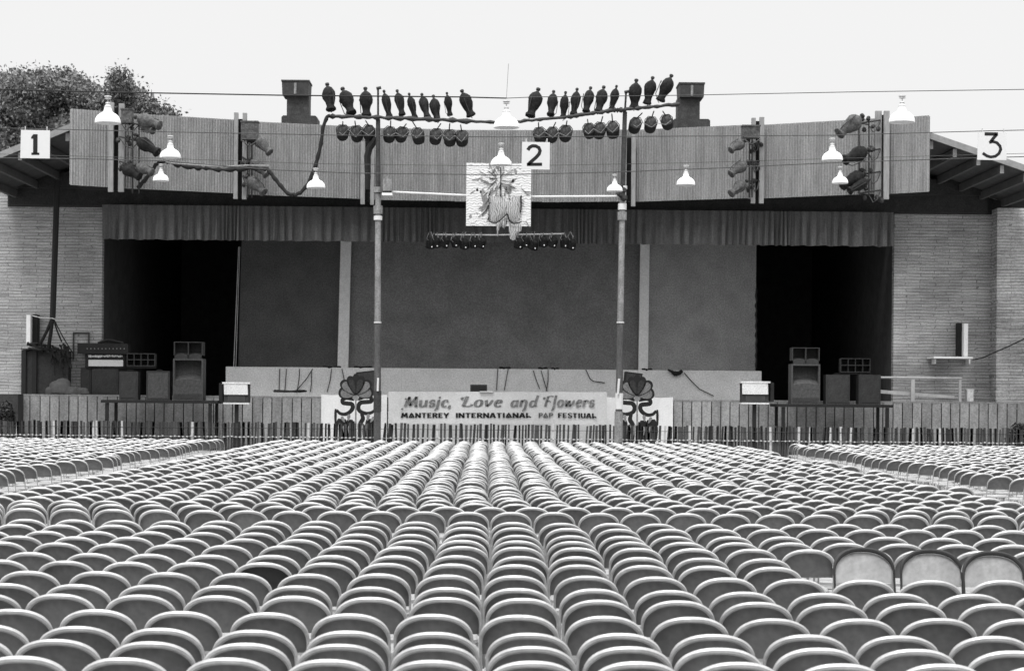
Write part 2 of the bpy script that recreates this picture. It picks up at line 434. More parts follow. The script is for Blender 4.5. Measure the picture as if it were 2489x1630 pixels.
# parapet bracing behind, flat stage roof
b = MB()
b.add([(jp[0].x, 56.4, 10.1), (jp[7].x, 56.4, 10.1), (jp[7].x, 78, 10.1), (jp[0].x, 78, 10.1), (jp[0].x, 61.9, 9.2), (jp[7].x, 61.9, 9.2), (jp[7].x, 78, 9.2), (jp[0].x, 78, 9.2)],
      [(0, 1, 2, 3), (4, 7, 6, 5), (3, 2, 6, 7)])
b2 = MB(); b2.box(jp[1].x, jp[6].x, 60.4, 77.5, 8.9, 10.0); b2.build('roof', M_roof, bld)
# wing roofs with purlins
def wing(sign, ua, va, ub, vb, name):
    Yf, Yb = 56.25, 64.0
    p = at(ua, va, Yf); q = at(ub, vb, Yf)     # p inner/high, q outer/low
    sl = (q.z-p.z)/(q.x-p.x); xe = q.x + sign*1.2; q = Vector((xe, Yf, p.z + sl*(xe-p.x)))
    p = Vector((p.x - sign*.02, Yf, p.z))
    th = 0.14
    b = MB()
    v = [(p.x,Yf,p.z),(q.x,Yf,q.z),(q.x,Yb,q.z),(p.x,Yb,p.z),(p.x,Yf,p.z-th),(q.x,Yf,q.z-th),(q.x,Yb,q.z-th),(p.x,Yb,p.z-th)]
    b.add(v, [(0,1,2,3),(4,7,6,5),(0,4,5,1),(1,5,6,2),(2,6,7,3),(3,7,4,0)])
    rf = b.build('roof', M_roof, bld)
    e = MB(); e.prism([(p.x, p.z-th-.02), (q.x, q.z-th-.02), (q.x, q.z+.03), (p.x, p.z+.03)] if sign > 0 else [(q.x, q.z-th-.02), (p.x, p.z-th-.02), (p.x, p.z+.03), (q.x, q.z+.03)], Yf-.05, Yf-.003); e.build('barge_board', M_rafter, rf)
    x = p.x + sign*.12
    while (x - q.x)*sign < -0.3:
        z = p.z + sl*(x-p.x) - th
        b = MB(); b.box(x-.05, x+.05, Yf+.10, 61.5, z-.27, z-.02+ -abs(sl)*.05); b.box(x-.055, x+.055, Yf+.08, Yf+.098, z-.275, z-.02+ -abs(sl)*.05, 1); b.build('rafter', [M_roof, M_rafter], rf)  # rafter side shade put into the dark body; end plate keeps timber tone
        x += sign*0.69
    # gable infill above the wall, dark
    b = MB(); b.prism([(p.x, 8.05), (q.x, 8.05), (q.x, q.z-th-.02), (p.x, p.z-th-.02)], 61.98, 62.25); b.build('gable_wall', M_dark, bld)
    b = MB(); b.box(min(p.x, q.x), max(p.x, q.x), 61.3+.0, 61.58, at(0, 455, 61.3).z, at(0, 455, 61.3).z+.5); b.build('wall_plate', M_dark, bld)
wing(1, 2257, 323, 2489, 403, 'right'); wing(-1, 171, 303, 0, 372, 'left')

# pleated valance
b = MB(); Yv = 61.25
ul, ur = 248, 2172; N = 900
pA = at(ul, 497, Yv); pB = at(ur, 516, Yv); bA = at(ul, 581, Yv); bB = at(ur, 599, Yv)
vs = []; ph = 0.0; amp = .05
r3 = random.Random(5)
for i in range(N+1):
    t = i/N; x = pA.x + (pB.x-pA.x)*t
    ph += (pB.x-pA.x)/N * (2*math.pi/ (0.30 + 0.12*math.sin(i*0.031)+0.07*math.sin(i*.11+1)))
    dy = 0.055*math.sin(ph) + 0.02*math.sin(ph*2.3+1)
    side = abs(t-.5)*2
    dy2 = dy*(1.1+1.0*side**2)
    zt_ = pA.z + (pB.z-pA.z)*t; zb_ = bA.z + (bB.z-bA.z)*t + 0.012*math.sin(ph*.5)
    for k in range(5):
        kk = k/4
        vs.append((x + .02*math.sin(ph*.37)*kk, Yv + dy*(1-kk)*.5 + dy2*kk, zt_ + (zb_-zt_)*kk))
fs = [(i*5+k, (i+1)*5+k, (i+1)*5+k+1, i*5+k+1) for i in range(N) for k in range(4)]
b.add(vs, fs); o = b.build('valance_curtain', M_valance, smooth=True)
tag(o, 'long grey pleated valance hanging across the top of the stage opening', 'curtain')

# riser and backdrop flats
YR = 64.0
p = at(549, 895, YR); q = at(1851, 900, YR)
b = MB(); b.box(p.x, q.x, YR, YR+4, STZ+.004, at(1200, 896, YR).z); o = b.build('stage_riser', M_riser)
tag(o, 'long pale low platform across the back of the stage', 'platform')
YB = 66.0
def flat(u0, u1, mat, name, label, v=900, dy=0, vtop=500, tl=0):
    b = MB(); a = at(u0, v, YB+dy); c = at(u1, v, YB+dy)
    zt_ = 8.55
    b.prism([(a.x, STZ+.9), (c.x, STZ+.9), (c.x+tl, zt_), (a.x+tl, zt_)], YB+dy, YB+dy+.06)
    o = b.build(name, mat); tag(o, label, 'backdrop'); return o
flat(579, 832, M_bd_left, 'backdrop_flat', 'dark grey backdrop beside the left black stage opening', tl=.1)
flat(838, 1562, M_bd_mid, 'backdrop_flat', 'widest grey backdrop between the two pale pillars', dy=.1)
flat(1570, 1836, M_bd_right, 'backdrop_flat', 'lighter grey backdrop beside the right black stage opening')
def pillar(u0, u1, u0t, u1t, lab):
    b = MB(); a = at(u0, 890, YB-.5); c = at(u1, 890, YB-.5); d = at(u1t, 590, YB-.5); e = at(u0t, 590, YB-.5)
    b.prism([(a.x, STZ+.9), (c.x, STZ+.9), (d.x+.02, 8.5), (e.x+.02, 8.5)], YB-.5, YB-.3)
    o = b.build('stage_pillar', M_pillar); tag(o, lab, 'pillar', 'pale pillars on the stage')
YB = 66.3
pillar(820, 846, 828, 853, 'pale pillar left of the centre backdrop')
pillar(1552, 1575, 1556, 1578, 'pale pillar right of the centre backdrop')
b = MB(); b.tube([at(568, 893, 65.2), at(580, 600, 65.2)], .012); b.tube([at(573, 893, 65.5), at(583, 600, 65.5)], .010)
tag(b.build('hanging_rope', M_pipe_white), 'thin pale rope at the edge of the left black opening', 'rope')
b = MB(); pts = []
for i in range(40): pts.append(at(1838 + 1.2*math.sin(i*1.3), 700 + i*5, 65.4))
b.tube(pts, [0.02 + .018*abs(math.sin(i*.9)) for i in range(40)], 6); tag(b.build('hanging_chain', M_metal), 'dark knotted chain hanging beside the right black opening', 'chain')

# ------------------------------------------------------------------ chimneys / roof vents
def vent(ul, ur, vt, vh, nl, nr, vn, bl, br, vb, Y, lab):
    p = at((ul+ur)/2, vb, Y); t = empty('roof_vent', (p.x, Y, p.z), lab, 'roof vent', 'roof vents behind the parapet')
    a = at(ul, vt, Y); c = at(ur, vh, Y); h = (c.x-a.x)/2
    m = MB(); m.prism([(a.x, a.z), (c.x, a.z+.01), (c.x-.02, c.z), (a.x+.02, c.z)], Y-.5, Y+.5); m.box(a.x-.02, c.x+.02, Y-.52, Y+.52, a.z, a.z+.05)
    m.box((a.x+c.x)/2-.04, (a.x+c.x)/2+.04, Y-.53, Y-.5, c.z+.03, a.z-.05, 1)
    m.build('hood', [M_vent, M_galv], t)
    a = at(nl, vh, Y); c = at(nr, vn, Y); m = MB(); m.box(a.x, c.x, Y-.35, Y+.35, c.z, a.z); m.build('duct', M_vent, t)
    a = at(bl, vn, Y); c = at(br, vb, Y); m = MB(); m.prism([(a.x+.06, a.z), (c.x-.06, a.z), (c.x, a.z-.05), (c.x, c.z-.4), (a.x, c.z-.4), (a.x, a.z-.05)], Y-.5, Y+.5); m.build('base', M_vent, t)
vent(689, 754, 204, 237, 700, 753, 286, 688, 774, 300, 63, 'dark boxy roof vent left of the lighting rig')
vent(1648, 1708, 210, 242, 1645, 1698, 294, 1632, 1722, 305, 63, 'dark boxy roof vent behind the right end of the lighting rig')

# ------------------------------------------------------------------ trees
def tree(cx, cy, blobs, trunk_h, lab, nleaf=9000, leaf=.22):
    t = empty('tree', (cx, cy, 0), lab, 'tree', 'trees behind the stage building')
    m = MB(); m.tube([(cx, cy, 0), (cx+.1, cy, trunk_h*.5), (cx-.1, cy, trunk_h)], [.5, .38, .22], 10)
    for (bx, by, bz, br) in blobs[::3]:
        m.tube([(cx, cy, trunk_h*.6), ((cx+bx)/2, (cy+by)/2, (trunk_h*.7+bz)/2+.3), (bx, by, bz)], [.2, .13, .05], 6)
    m.build('trunk', M_trunk, t)
    r = random.Random(int(cx*10)); vs = []; fs = []
    tot = sum(b_[3]**2 for b_ in blobs)
    for (bx, by, bz, br) in blobs:
        k = int(nleaf * br*br/tot); ncl = max(6, int(k/28))
        for c in range(ncl):
            d = Vector((r.gauss(0,1), r.gauss(0,1), r.gauss(0,1))).normalized() * br * r.uniform(.5, 1.0)
            cc = Vector((bx, by, bz)) + Vector((d.x, d.y, d.z*.8)); cr = r.uniform(.25, .55)
            for l in range(28):
                e = Vector((r.gauss(0,1), r.gauss(0,1), r.gauss(0,1)))*cr*.5
                q = cc+e; a = Vector((r.gauss(0,1), r.gauss(0,1), r.gauss(0,1)+.4)).normalized()
                b_ = a.cross(Vector((r.gauss(0,1), r.gauss(0,1), r.gauss(0,1)))).normalized(); s = leaf*r.uniform(.5, 1.2)
                i = len(vs); vs += [q-a*s*.6, q+b_*s*.35, q+a*s*.6, q-b_*s*.35]; fs.append((i, i+1, i+2, i+3))
    m = MB(); m.add(vs, fs)
    for (bx, by, bz, br) in blobs:      # dense inner foliage
        m.lathe([(.05, .86), (.5, .7), (.80, .28), (.82, -.15), (.55, -.6), (.05, -.8)], 12, Matrix.Translation((bx, by, bz)) @ Matrix.Diagonal((br, br, br*.85, 1)), jit=.12)
    m.build('crown', M_leaf, t)
def tb(lst, Y): 
    o = []
    for (u, v, rr) in lst:
        p = at(u, v, Y + rnd.uniform(-2, 2)); o.append((p.x, p.y, p.z, rr/F*Y))
    return o
YT = 84
tree(at(60, 300, YT).x, YT, tb([(20,226,38),(75,214,42),(128,224,42),(165,212,34),(198,228,34),(60,260,60),(130,265,60),(190,270,55),(20,310,60),(90,320,70),(160,330,70),(-60,240,60),(-50,310,70),(222,272,36),(238,262,26),(110,196,22),(165,192,18),(30,200,22),(190,196,12),(60,345,60),(0,355,50)], YT), 12, 'large leafy tree rising behind the left end of the stage roof', 90000, .15)
tree(at(330, 330, 80).x, 80, tb([(300,222,22),(286,196,15),(318,250,26),(352,268,26),(336,244,14),(392,290,26),(420,292,10),(280,265,30),(330,290,40),(260,290,34),(380,310,30),(250,245,18)], 80), 11, 'smaller pointed tree right of the large tree behind the roof', 30000, .14)

# shrubs at the two lower corners
def shrub(u, v, ru, rv, Y, lab):
    p = at(u, v, Y); t = MB(); r = random.Random(u); vs = []; fs = []
    for i in range(2600):
        d = Vector((r.gauss(0,1), r.gauss(0,1), r.gauss(0,1))).normalized()*r.uniform(.6, 1.02)
        q = Vector((p.x + d.x*ru/F*Y, Y + d.y*.5, max(.02, p.z + d.z*rv/F*Y)))
        a = Vector((r.gauss(0,1), r.gauss(0,1), r.gauss(0,1))).normalized(); b_ = a.cross(Vector((r.gauss(0,1), r.gauss(0,1), 1))).normalized(); s = .07
        i0 = len(vs); vs += [q-a*s, q+b_*s*.5, q+a*s, q-b_*s*.5]; fs.append((i0, i0+1, i0+2, i0+3))
    t.add(vs, fs); t.tube([(p.x, Y, 0), (p.x, Y, p.z)], .05); o = t.build('shrub', M_leaf_dk); tag(o, lab, 'shrub')
M_leaf_dk = material('dark_leaf', 0.05, 0.8, 0.3, 0.5, island=0.5)
shrub(16, 1020, 17, 48, 59.2, 'dark shrub at the left end of the stage front')
shrub(2478, 1075, 34, 48, 58.9, 'dark shrub at the right end of the picket fence')
p = at(-30, 960, 60.2); b = MB(); b.box(p.x, at(44, 960, 60.2).x, 60.2, 60.9, 0, at(0, 957, 60.2).z)
tag(b.build('storage_crate', M_amp), 'grey crate beside the left end of the stage front', 'crate')

# ------------------------------------------------------------------ folding chairs
A_HW, A_B, A_T0, A_TOP = 0.219, 0.165, 0.22, 0.385    # half width, arch rise, start, top (along the recline)
REC = 0.27
def back_pt(x, t, off=0.0):
    """point on the curved, reclined back surface; off = forward"""
    y = -0.19 - t*math.sin(REC) - 0.035*(1-(x/A_HW)**2) + off
    return (x, y, 0.408 + t*math.cos(REC))
def arch(n):
    pts = [(-A_HW, 0.0), (-A_HW, A_T0*.6)]
    for i in range(n+1):
        a = math.pi*(1 - i/n); e = 2/2.35
        c, s = math.cos(a), math.sin(a)
        pts.append((A_HW*math.copysign(abs(c)**e, c), A_T0 + A_B*abs(s)**e))
    pts += [(A_HW, A_T0*.6), (A_HW, 0.0)]
    return pts
def chair_parts(hi):
    """dict name -> list of MB (same shapes, coarse or fine)"""
    na = 26 if hi else 10; nr = 8 if hi else 5
    P = []
    m = MB(); ap = arch(na)
    m.tube([back_pt(x, t) for x, t in ap], [0.0085 + 0.0090*max(0.0, min(1.0, (t-.23)/.10)) for x, t in ap], nr); P.append(('back_rim', m))
    m = MB(); nc = 20 if hi else 10; nrw = 12 if hi else 5
    def top_t(x):
        e = 2.35; k = max(0.0, 1-abs(x/A_HW)**e); return A_T0 + A_B*k**(1/e)
    vs = []
    for i in range(nc+1):       # dished sheet: rolls forward away from the rim, then runs flat
        u = -1 + 2*i/nc; x = A_HW*0.985*math.sin(u*math.pi/2); tt = top_t(x) - .008
        for j in range(nrw):
            q = 1-(1-j/(nrw-1))**2; t = 0.15 + (tt-0.15)*q
            d_ = max(0.0, min(tt - t, (A_HW-abs(x))*1.3))
            vs.append(back_pt(x, t, -0.015 + 0.066*(1-math.exp(-d_/.005))))
    fs = [(i*nrw+j, i*nrw+j+1, (i+1)*nrw+j+1, (i+1)*nrw+j) for i in range(nc) for j in range(nrw-1)]
    m.add(vs, fs)
    P.append(('back_panel', m))
    m = MB(); zz = .435; vs = []; ns = 24 if hi else 8
    ring = []
    for i in range(ns):
        a = 2*math.pi*(i+.5)/ns; c, s = math.cos(a), math.sin(a)
        ring.append((.205*math.copysign(abs(c)**.45, c), .01+.195*math.copysign(abs(s)**.45, s)))
    v = [(x, y, zz) for x, y in ring] + [(x*.93, .01+(y-.01)*.93, zz+.012) for x, y in ring] + [(x, y, zz-.022) for x, y in ring] + [(x*.8, .01+(y-.01)*.8, zz+.004) for x, y in ring]
    f = []
    for i in range(ns):
        j = (i+1) % ns; f += [(i, j, ns+j, ns+i), (2*ns+i, 2*ns+j, j, i), (ns+i, ns+j, 3*ns+j, 3*ns+i)]
    f.append(tuple(3*ns+i for i in range(ns)))
    m.add(v, f); P.append(('seat', m))
    for s in (-1, 1):
        m = MB(); m.tube([(s*A_HW, -0.19, .415), (s*A_HW, .20, .02), (s*A_HW, .215, 0.0)], .0115, nr if hi else 4); P.append(('leg', m))
        m = MB(); m.tube([(s*.205, .06, .43), (s*.205, -.27, .02), (s*.205, -.28, 0)], .0105, nr if hi else 4); P.append(('leg', m))
    m = MB(); m.tube([(-.205, -.2, .11), (.205, -.2, .11)], .007, 5); m.tube([(-A_HW, .13, .10), (A_HW, .13, .10)], .007, 5); P.append(('crossbar', m))
    return P
proto = empty('folding_chair')
CM = {'back_rim': M_rim, 'back_panel': M_panel}
for nm, m in chair_parts(True): m.build(nm, CM.get(nm, M_chair), proto, smooth=True)
chair_mesh = {}
low_v = []; low_f = []; low_m = []
for nm, m in chair_parts(False):
    o0 = len(low_v); low_v += m.v; low_f += [tuple(i+o0 for i in f) for f in m.f]; low_m += [{'back_rim': 1, 'back_panel': 2}.get(nm, 0)]*len(m.f)

PITCH = 0.478
rows = [8.45, 9.02, 9.56, 10.1, 10.93, 11.86, 12.5, 13.4, 14.3, 15.05, 16.0, 16.7, 17.4, 18.4, 19.2, 20.9]
rr = random.Random(3); y = 20.9 + 1.0; rows.append(y)
while y < 55.4:
    y += 0.80 + rr.uniform(-.10, .10) + (0.35 if any(abs(y-g_) < .41 for g_ in (27.6, 32.6, 37.6)) else 0)
    rows.append(y)
offs = []; oo = 0.0
for i, yy in enumerate(rows):
    oo = 0.8*oo + rr.uniform(-.022, .022)
    base = oo - .03
    if i < 9: base = [-.04, -.03, -.025, -.02, -.06, -.02, -.035, -.05, -.03][i]
    if abs(yy-21.9) < .2: base += PITCH*.48
    if 22 < yy < 24.0: base += PITCH*.12
    offs.append(base)
def wob(x, y, a=1.0):
    return a*(0.10*math.sin(x*.45+y*.30)+0.07*math.sin(x*1.1-y*.9+1.3)+.05*math.sin(x*.23-y*1.7))
chairs = []    # (x, y, rz, row index, section)
for i, yy in enumerate(rows):
    # chair tops stand 0.29 m nearer than the chair origin: rows are given by the rim
    y0 = yy + 0.32
    jn = 1.0 if yy < 22 else 1.0
    L = -6.15 - 1.0*max(0, (33-yy)/25) ; Rr = 6.9
    kmin = int(math.ceil((L - offs[i])/PITCH - .5)); kmax = int(math.floor((Rr - offs[i])/PITCH - .5))
    for k in range(kmin, kmax+1):
        x = offs[i] + (k+.5)*PITCH
        side = min(1, abs(x)/2.5)
        dx = rr.uniform(-.012, .012) + .03*math.sin(x*.8+i*1.9)*side; dyy = rr.uniform(-.02, .02) + wob(x, yy, side)*(.9 if yy > 9.4 else .4)
        chairs.append((x+dx, y0+dyy, rr.uniform(-.03, .03), i, 'c', rr.uniform(-.008, .008)))
    if yy > 20:
        for sec, e0, sg in (('l', -7.75, -1), ('r', 8.55, 1)):
            e = e0 + .12*math.sin(yy*.7) + rr.uniform(-.04, .04); k = 0
            while True:
                x = e + sg*(k+.5)*PITCH
                if abs(x) > 16.5: break
                chairs.append((x + rr.uniform(-.015, .015), y0 + rr.uniform(-.03, .03) + wob(x, yy, 1.2) + .15*abs(x-e0)*.15, rr.uniform(-.05, .05), i, sec, rr.uniform(-.008, .008)))
                k += 1
# three chairs turned to face the camera take the place of others near the right edge
turned = [(2102, 1325, 15.0), (2260, 1330, 14.9), (2415, 1332, 14.75)]
tpos = []
for (u, v, Y) in turned: tpos.append((X(u, Y), Y + .05))
def near_turned(c):
    return any(abs(c[0]-tx) < .40 and (ty - 1.05) < c[1]-.32 < (ty + .45) for tx, ty in tpos)
chairs = [c for c in chairs if not near_turned(c)]
def top_uv(c): return proj((c[0], c[1]-.32, .79))
vis_l = []; outside = []      # outside: the rest of the same blocks, beyond the picture's edges
for c in chairs:
    u, v = top_uv(c)
    (vis_l if (-95 < u < 2585 and v < 1655) else outside).append((c[1], c, u, v))
vis_l.sort(key=lambda t: t[0])
NI = 292
near, far = vis_l[:NI], vis_l[NI:] + outside
# far chairs beyond the first 300: one mass
lv = np.array(low_v, dtype=np.float64); nv = len(lv)
tris_l = [f for f in low_f]
allv = np.zeros((len(far)*nv, 3)); allf = []
for i, (_, c, u, v) in enumerate(far):
    cs, sn = math.cos(c[2]), math.sin(c[2])
    vv = lv.copy(); vv[:, 2] *= 1 + c[5]*1.5
    allv[i*nv:(i+1)*nv, 0] = c[0] + vv[:, 0]*cs - vv[:, 1]*sn
    allv[i*nv:(i+1)*nv, 1] = c[1] + vv[:, 0]*sn + vv[:, 1]*cs
    allv[i*nv:(i+1)*nv, 2] = vv[:, 2]
    o0 = i*nv; allf.extend([tuple(k+o0 for k in f) for f in tris_l])
me = bpy.data.meshes.new('distant_folding_chairs'); me.from_pydata(allv.tolist(), [], allf); me.materials.append(M_chair); me.materials.append(M_rim); me.materials.append(M_panel)
me.polygons.foreach_set('material_index', low_m*len(far))
me.polygons.foreach_set('use_smooth', [True]*len(me.polygons)); me.update()
try: me.set_sharp_from_angle(angle=R(60))
except Exception: pass
o = bpy.data.objects.new('distant_folding_chairs', me); COL.objects.link(o)
tag(o, 'hundreds of pale folding chairs in close rows up to the picket fence', 'chairs', None, 'stuff')

GC = 'pale folding chairs seen from behind in the nearer rows'
byrow = {}
for _, c, u, v in near: byrow.setdefault(c[3], []).append((u, c))
first = True; rn = 0
for ri in sorted(byrow):
    lst = sorted(byrow[ri], key=lambda t: t[0])
    # count only chairs whose rim shows inside the frame
    rn += 1
    for k, (u, c) in enumerate(lst):
        r_ = proto if first else copy_tree(proto)
        first = False
        r_.location = (c[0], c[1], 0); r_.rotation_euler = (c[5]*1.5, 0, c[2]); r_.scale = (1, 1, 1 + c[5])
        tag(r_, 'pale steel folding chair, %s row from the camera, %s in that row from the left' % (ordinal(rn), ordinal(k+1)), 'chair', GC)
# one chair in the left half has a black back, one at the right a dark spot
def nearest(u, v):
    return min((o for o in COL.objects if o.get('category') == 'chair'), key=lambda o: (proj((o.location.x, o.location.y-.32, .79))[0]-u)**2 + 4*(proj((o.location.x, o.location.y-.32, .79))[1]-v)**2)
o = nearest(622, 1372)
for ch in o.children:
    if ch.name.startswith('back_panel'):
        ch.data = ch.data.copy(); ch.data.materials.clear(); ch.data.materials.append(M_black_panel); ch['label'] = 'black back panel'
o['label'] = 'pale steel folding chair with a black back panel left of centre'
o = nearest(2206, 1450)
m = MB(); m.lathe([(.001, .0), (.010, .0), (.010, -.003), (.001, -.003)], 10, Matrix.Translation(back_pt(.02, .30, .044)) @ Matrix.Rotation(R(90)-REC, 4, 'X'))
q = m.build('bolt_hole', M_paint_blk, o); o['label'] = 'pale steel folding chair with a round dark spot on its back'
# the turned chairs (taller type, facing the camera)
tl = ['left one of three folding chairs turned to face the camera', 'middle one of three folding chairs turned to face the camera', 'right one of three folding chairs turned to face the camera']
for (tx, ty), lab, rz in zip(tpos, tl, (.04, -.05, .02)):
    r_ = copy_tree(proto); r_.location = (tx, ty - .30, 0); r_.rotation_euler = (0, 0, math.pi + rz); r_.scale = (1.06, 1.0, 1.115)
    tag(r_, lab, 'chair', 'folding chairs turned to face the camera')
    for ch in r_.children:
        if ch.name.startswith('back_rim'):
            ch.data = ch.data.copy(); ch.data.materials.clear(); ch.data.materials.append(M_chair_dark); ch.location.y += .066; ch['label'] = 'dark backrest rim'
        if ch.name.startswith('back_panel'):
            ch.data = ch.data.copy(); ch.data.materials.clear(); ch.data.materials.append(M_chair_pale)

# ------------------------------------------------------------------ picket fence
YF = 58.0
fe = empty('picket_fence', (0, YF, 0), 'low wired picket fence running along the front of the stage', 'fence')
m = MB(); x = -17.0; zt_ = at(1200, 1031, YF).z; r = random.Random(21)
while x < 20.5:
    ww = r.uniform(.050, .085); ln = r.gauss(0, .036) - (.05 if -3.6 < x < 3.2 else 0)*r.random(); h = zt_ + r.uniform(-.03, .03)
    mi = 1 if r.random() < (.07) else 0
    if r.random() > .06:
        m.add([(x-ww/2, YF, .12), (x+ww/2, YF, .12), (x+ww/2+ln*-1, YF, h), (x-ww/2-ln, YF, h), (x-ww/2, YF+.012, .12), (x+ww/2, YF+.012, .12), (x+ww/2-ln, YF+.012, h), (x-ww/2-ln, YF+.012, h)],
              [(0,1,2,3),(5,4,7,6),(3,2,6,7),(1,5,6,2),(0,3,7,4),(0,4,5,1)], mi)
    x += r.choice([.08, .09, .105, .12]) if abs(x+.2) < 4.2 else r.choice([.062, .07, .08, .095])
pk = m.build('pickets', [M_picket, M_picket_lt], fe)
m = MB()
for z in (.35, .84, 1.1): m.tube([(-17, YF-.008, z), (0, YF-.008, z-.01), (20.5, YF-.008, z)], .006, 4)
m.build('wire', M_wire, fe)
m = MB(); x = -17.0; pts = []; rad = []
while x < 20.5:
    z = .825 + r.uniform(-.012, .012)
    for dx, q in ((-.028, .004), (-.022, .024), (.022, .024), (.028, .004)): pts.append((x+dx, YF-.04, z)); rad.append(q)
    x += .122*r.choice([1, 1, 1, 1, 2])
m.tube(pts, rad, 6); m.build('gap_glints', M_picket_lt, fe)  # pale beads added for bright ground showing through the fence gaps

# ------------------------------------------------------------------ lettering helpers
def arcp(cx, cy, rx, ry, a0, a1, n=10):
    return [(cx + rx*math.cos(R(a0+(a1-a0)*i/n)), cy + ry*math.sin(R(a0+(a1-a0)*i/n))) for i in range(n+1)]
def ribbon(m, pts, thick, thin, y, fx, mi=0):
    """calligraphic stroke: thick on verticals, thin on horizontals. fx maps (x,y)->world x,z"""
    L, Rt = [], []
    n = len(pts)
    for i, p in enumerate(pts):
        a = pts[max(0, i-1)]; b = pts[min(n-1, i+1)]
        dx, dy = b[0]-a[0], b[1]-a[1]; l = math.hypot(dx, dy) or 1; dx /= l; dy /= l
        w_ = (thin + (thick-thin)*abs(dy)**1.2)/2
        L.append(fx(p[0]-dy*w_, p[1]+dx*w_)); Rt.append(fx(p[0]+dy*w_, p[1]-dx*w_))
    vs = [(q[0], y, q[1]) for q in L] + [(q[0], y, q[1]) for q in Rt]
    m.add(vs, [(i, i+n, i+n+1, i+1) for i in range(n-1)], mi)
def dot(m, x, y, r_, yy, fx, mi=0):
    q = [fx(x + r_*math.cos(2*math.pi*i/12), y + r_*math.sin(2*math.pi*i/12)) for i in range(12)]
    m.add([(a[0], yy, a[1]) for a in q], [tuple(range(12))], mi)
# script letters: (advance, [strokes], [dots])
G = {
 'M': (.94, [[(.12,.02),(.16,.35),(.22,.62),(.27,.74)], [(.24,.74),(.33,.45),(.42,.06)], [(.42,.06),(.56,.45),(.70,.74)], [(.70,.76),(.73,.40),(.78,0)], [(.78,0),(.9,.05)]], [(.04,.58,.07), (-.02,-.18,.075)]),
 'u': (.62, [[(.08,.5),(.10,.25)]+arcp(.25,.15,.14,.15,180,330,6), [(.45,.5),(.45,.1),(.55,.02)]], []),
 's': (.46, [arcp(.22,.37,.13,.12,30,250,8)+arcp(.22,.13,.14,.13,80,-160,8)], [(.34,.40,.05), (.08,.10,.05)]),
 'i': (.32, [[(.10,.5),(.14,.5),(.14,-.05),(.12,-.2)]], [(.15,.70,.08), (.05,-.24,.07)]),
 'c': (.48, [arcp(.26,.25,.18,.25,50,310,12)], [(.38,.40,.07)]),
 ',': (.40, [[(.10,.02),(.08,-.14)]], [(.10,.04,.085)]),
 'L': (.72, [[(.26,.78),(.22,.40),(.16,.04)], [(.16,.04),(.40,.02),(.60,.06),(.64,.18)]], [(.0,.62,.10), (.14,.70,.05)]),
 'o': (.56, [arcp(.27,.25,.18,.25,90,450,16)], []),
 'v': (.56, [[(.08,.5),(.16,.2),(.22,.02)], [(.22,.02),(.36,.22),(.42,.42)]], [(.42,.44,.08)]),
 'e': (.52, [[(.10,.26),(.28,.30)]+arcp(.25,.37,.13,.13,-20,120,6)+arcp(.27,.25,.19,.25,120,320,10)], []),
 'a': (.60, [arcp(.22,.22,.15,.22,60,330,12), [(.42,.5),(.42,.1),(.54,.02)]], []),
 'n': (.66, [[(.10,.5),(.10,0)], [(.12,.36),(.25,.5),(.38,.46),(.44,.3),(.44,-.1),(.38,-.28)]], [(.32,-.30,.06)]),
 'd': (.64, [arcp(.22,.22,.15,.22,60,330,12), [(.46,.86),(.42,.5),(.42,.1),(.54,.02)]], []),
 'F': (.68, [[(.26,.78),(.22,.40),(.18,.0)], [(.26,.76),(.50,.80),(.66,.76)], [(.22,.42),(.46,.44)]], [(.0,.62,.10), (.50,.36,.05)]),
 'l': (.34, [[(.16,.86),(.14,.4),(.16,.0),(.12,-.25)]], [(.06,-.28,.06)]),
 'w': (.84, [[(.08,.5),(.16,.02)], [(.16,.02),(.34,.44)], [(.34,.46),(.42,.02)], [(.42,.02),(.60,.22),(.66,.42)]], [(.66,.44,.08)]),
 'r': (.46, [[(.10,.5),(.10,0)], [(.12,.36),(.24,.48),(.34,.44)]], [(.36,.40,.075)]),
 ' ': (.42, [], []),
}
def P2(*a): return list(a)
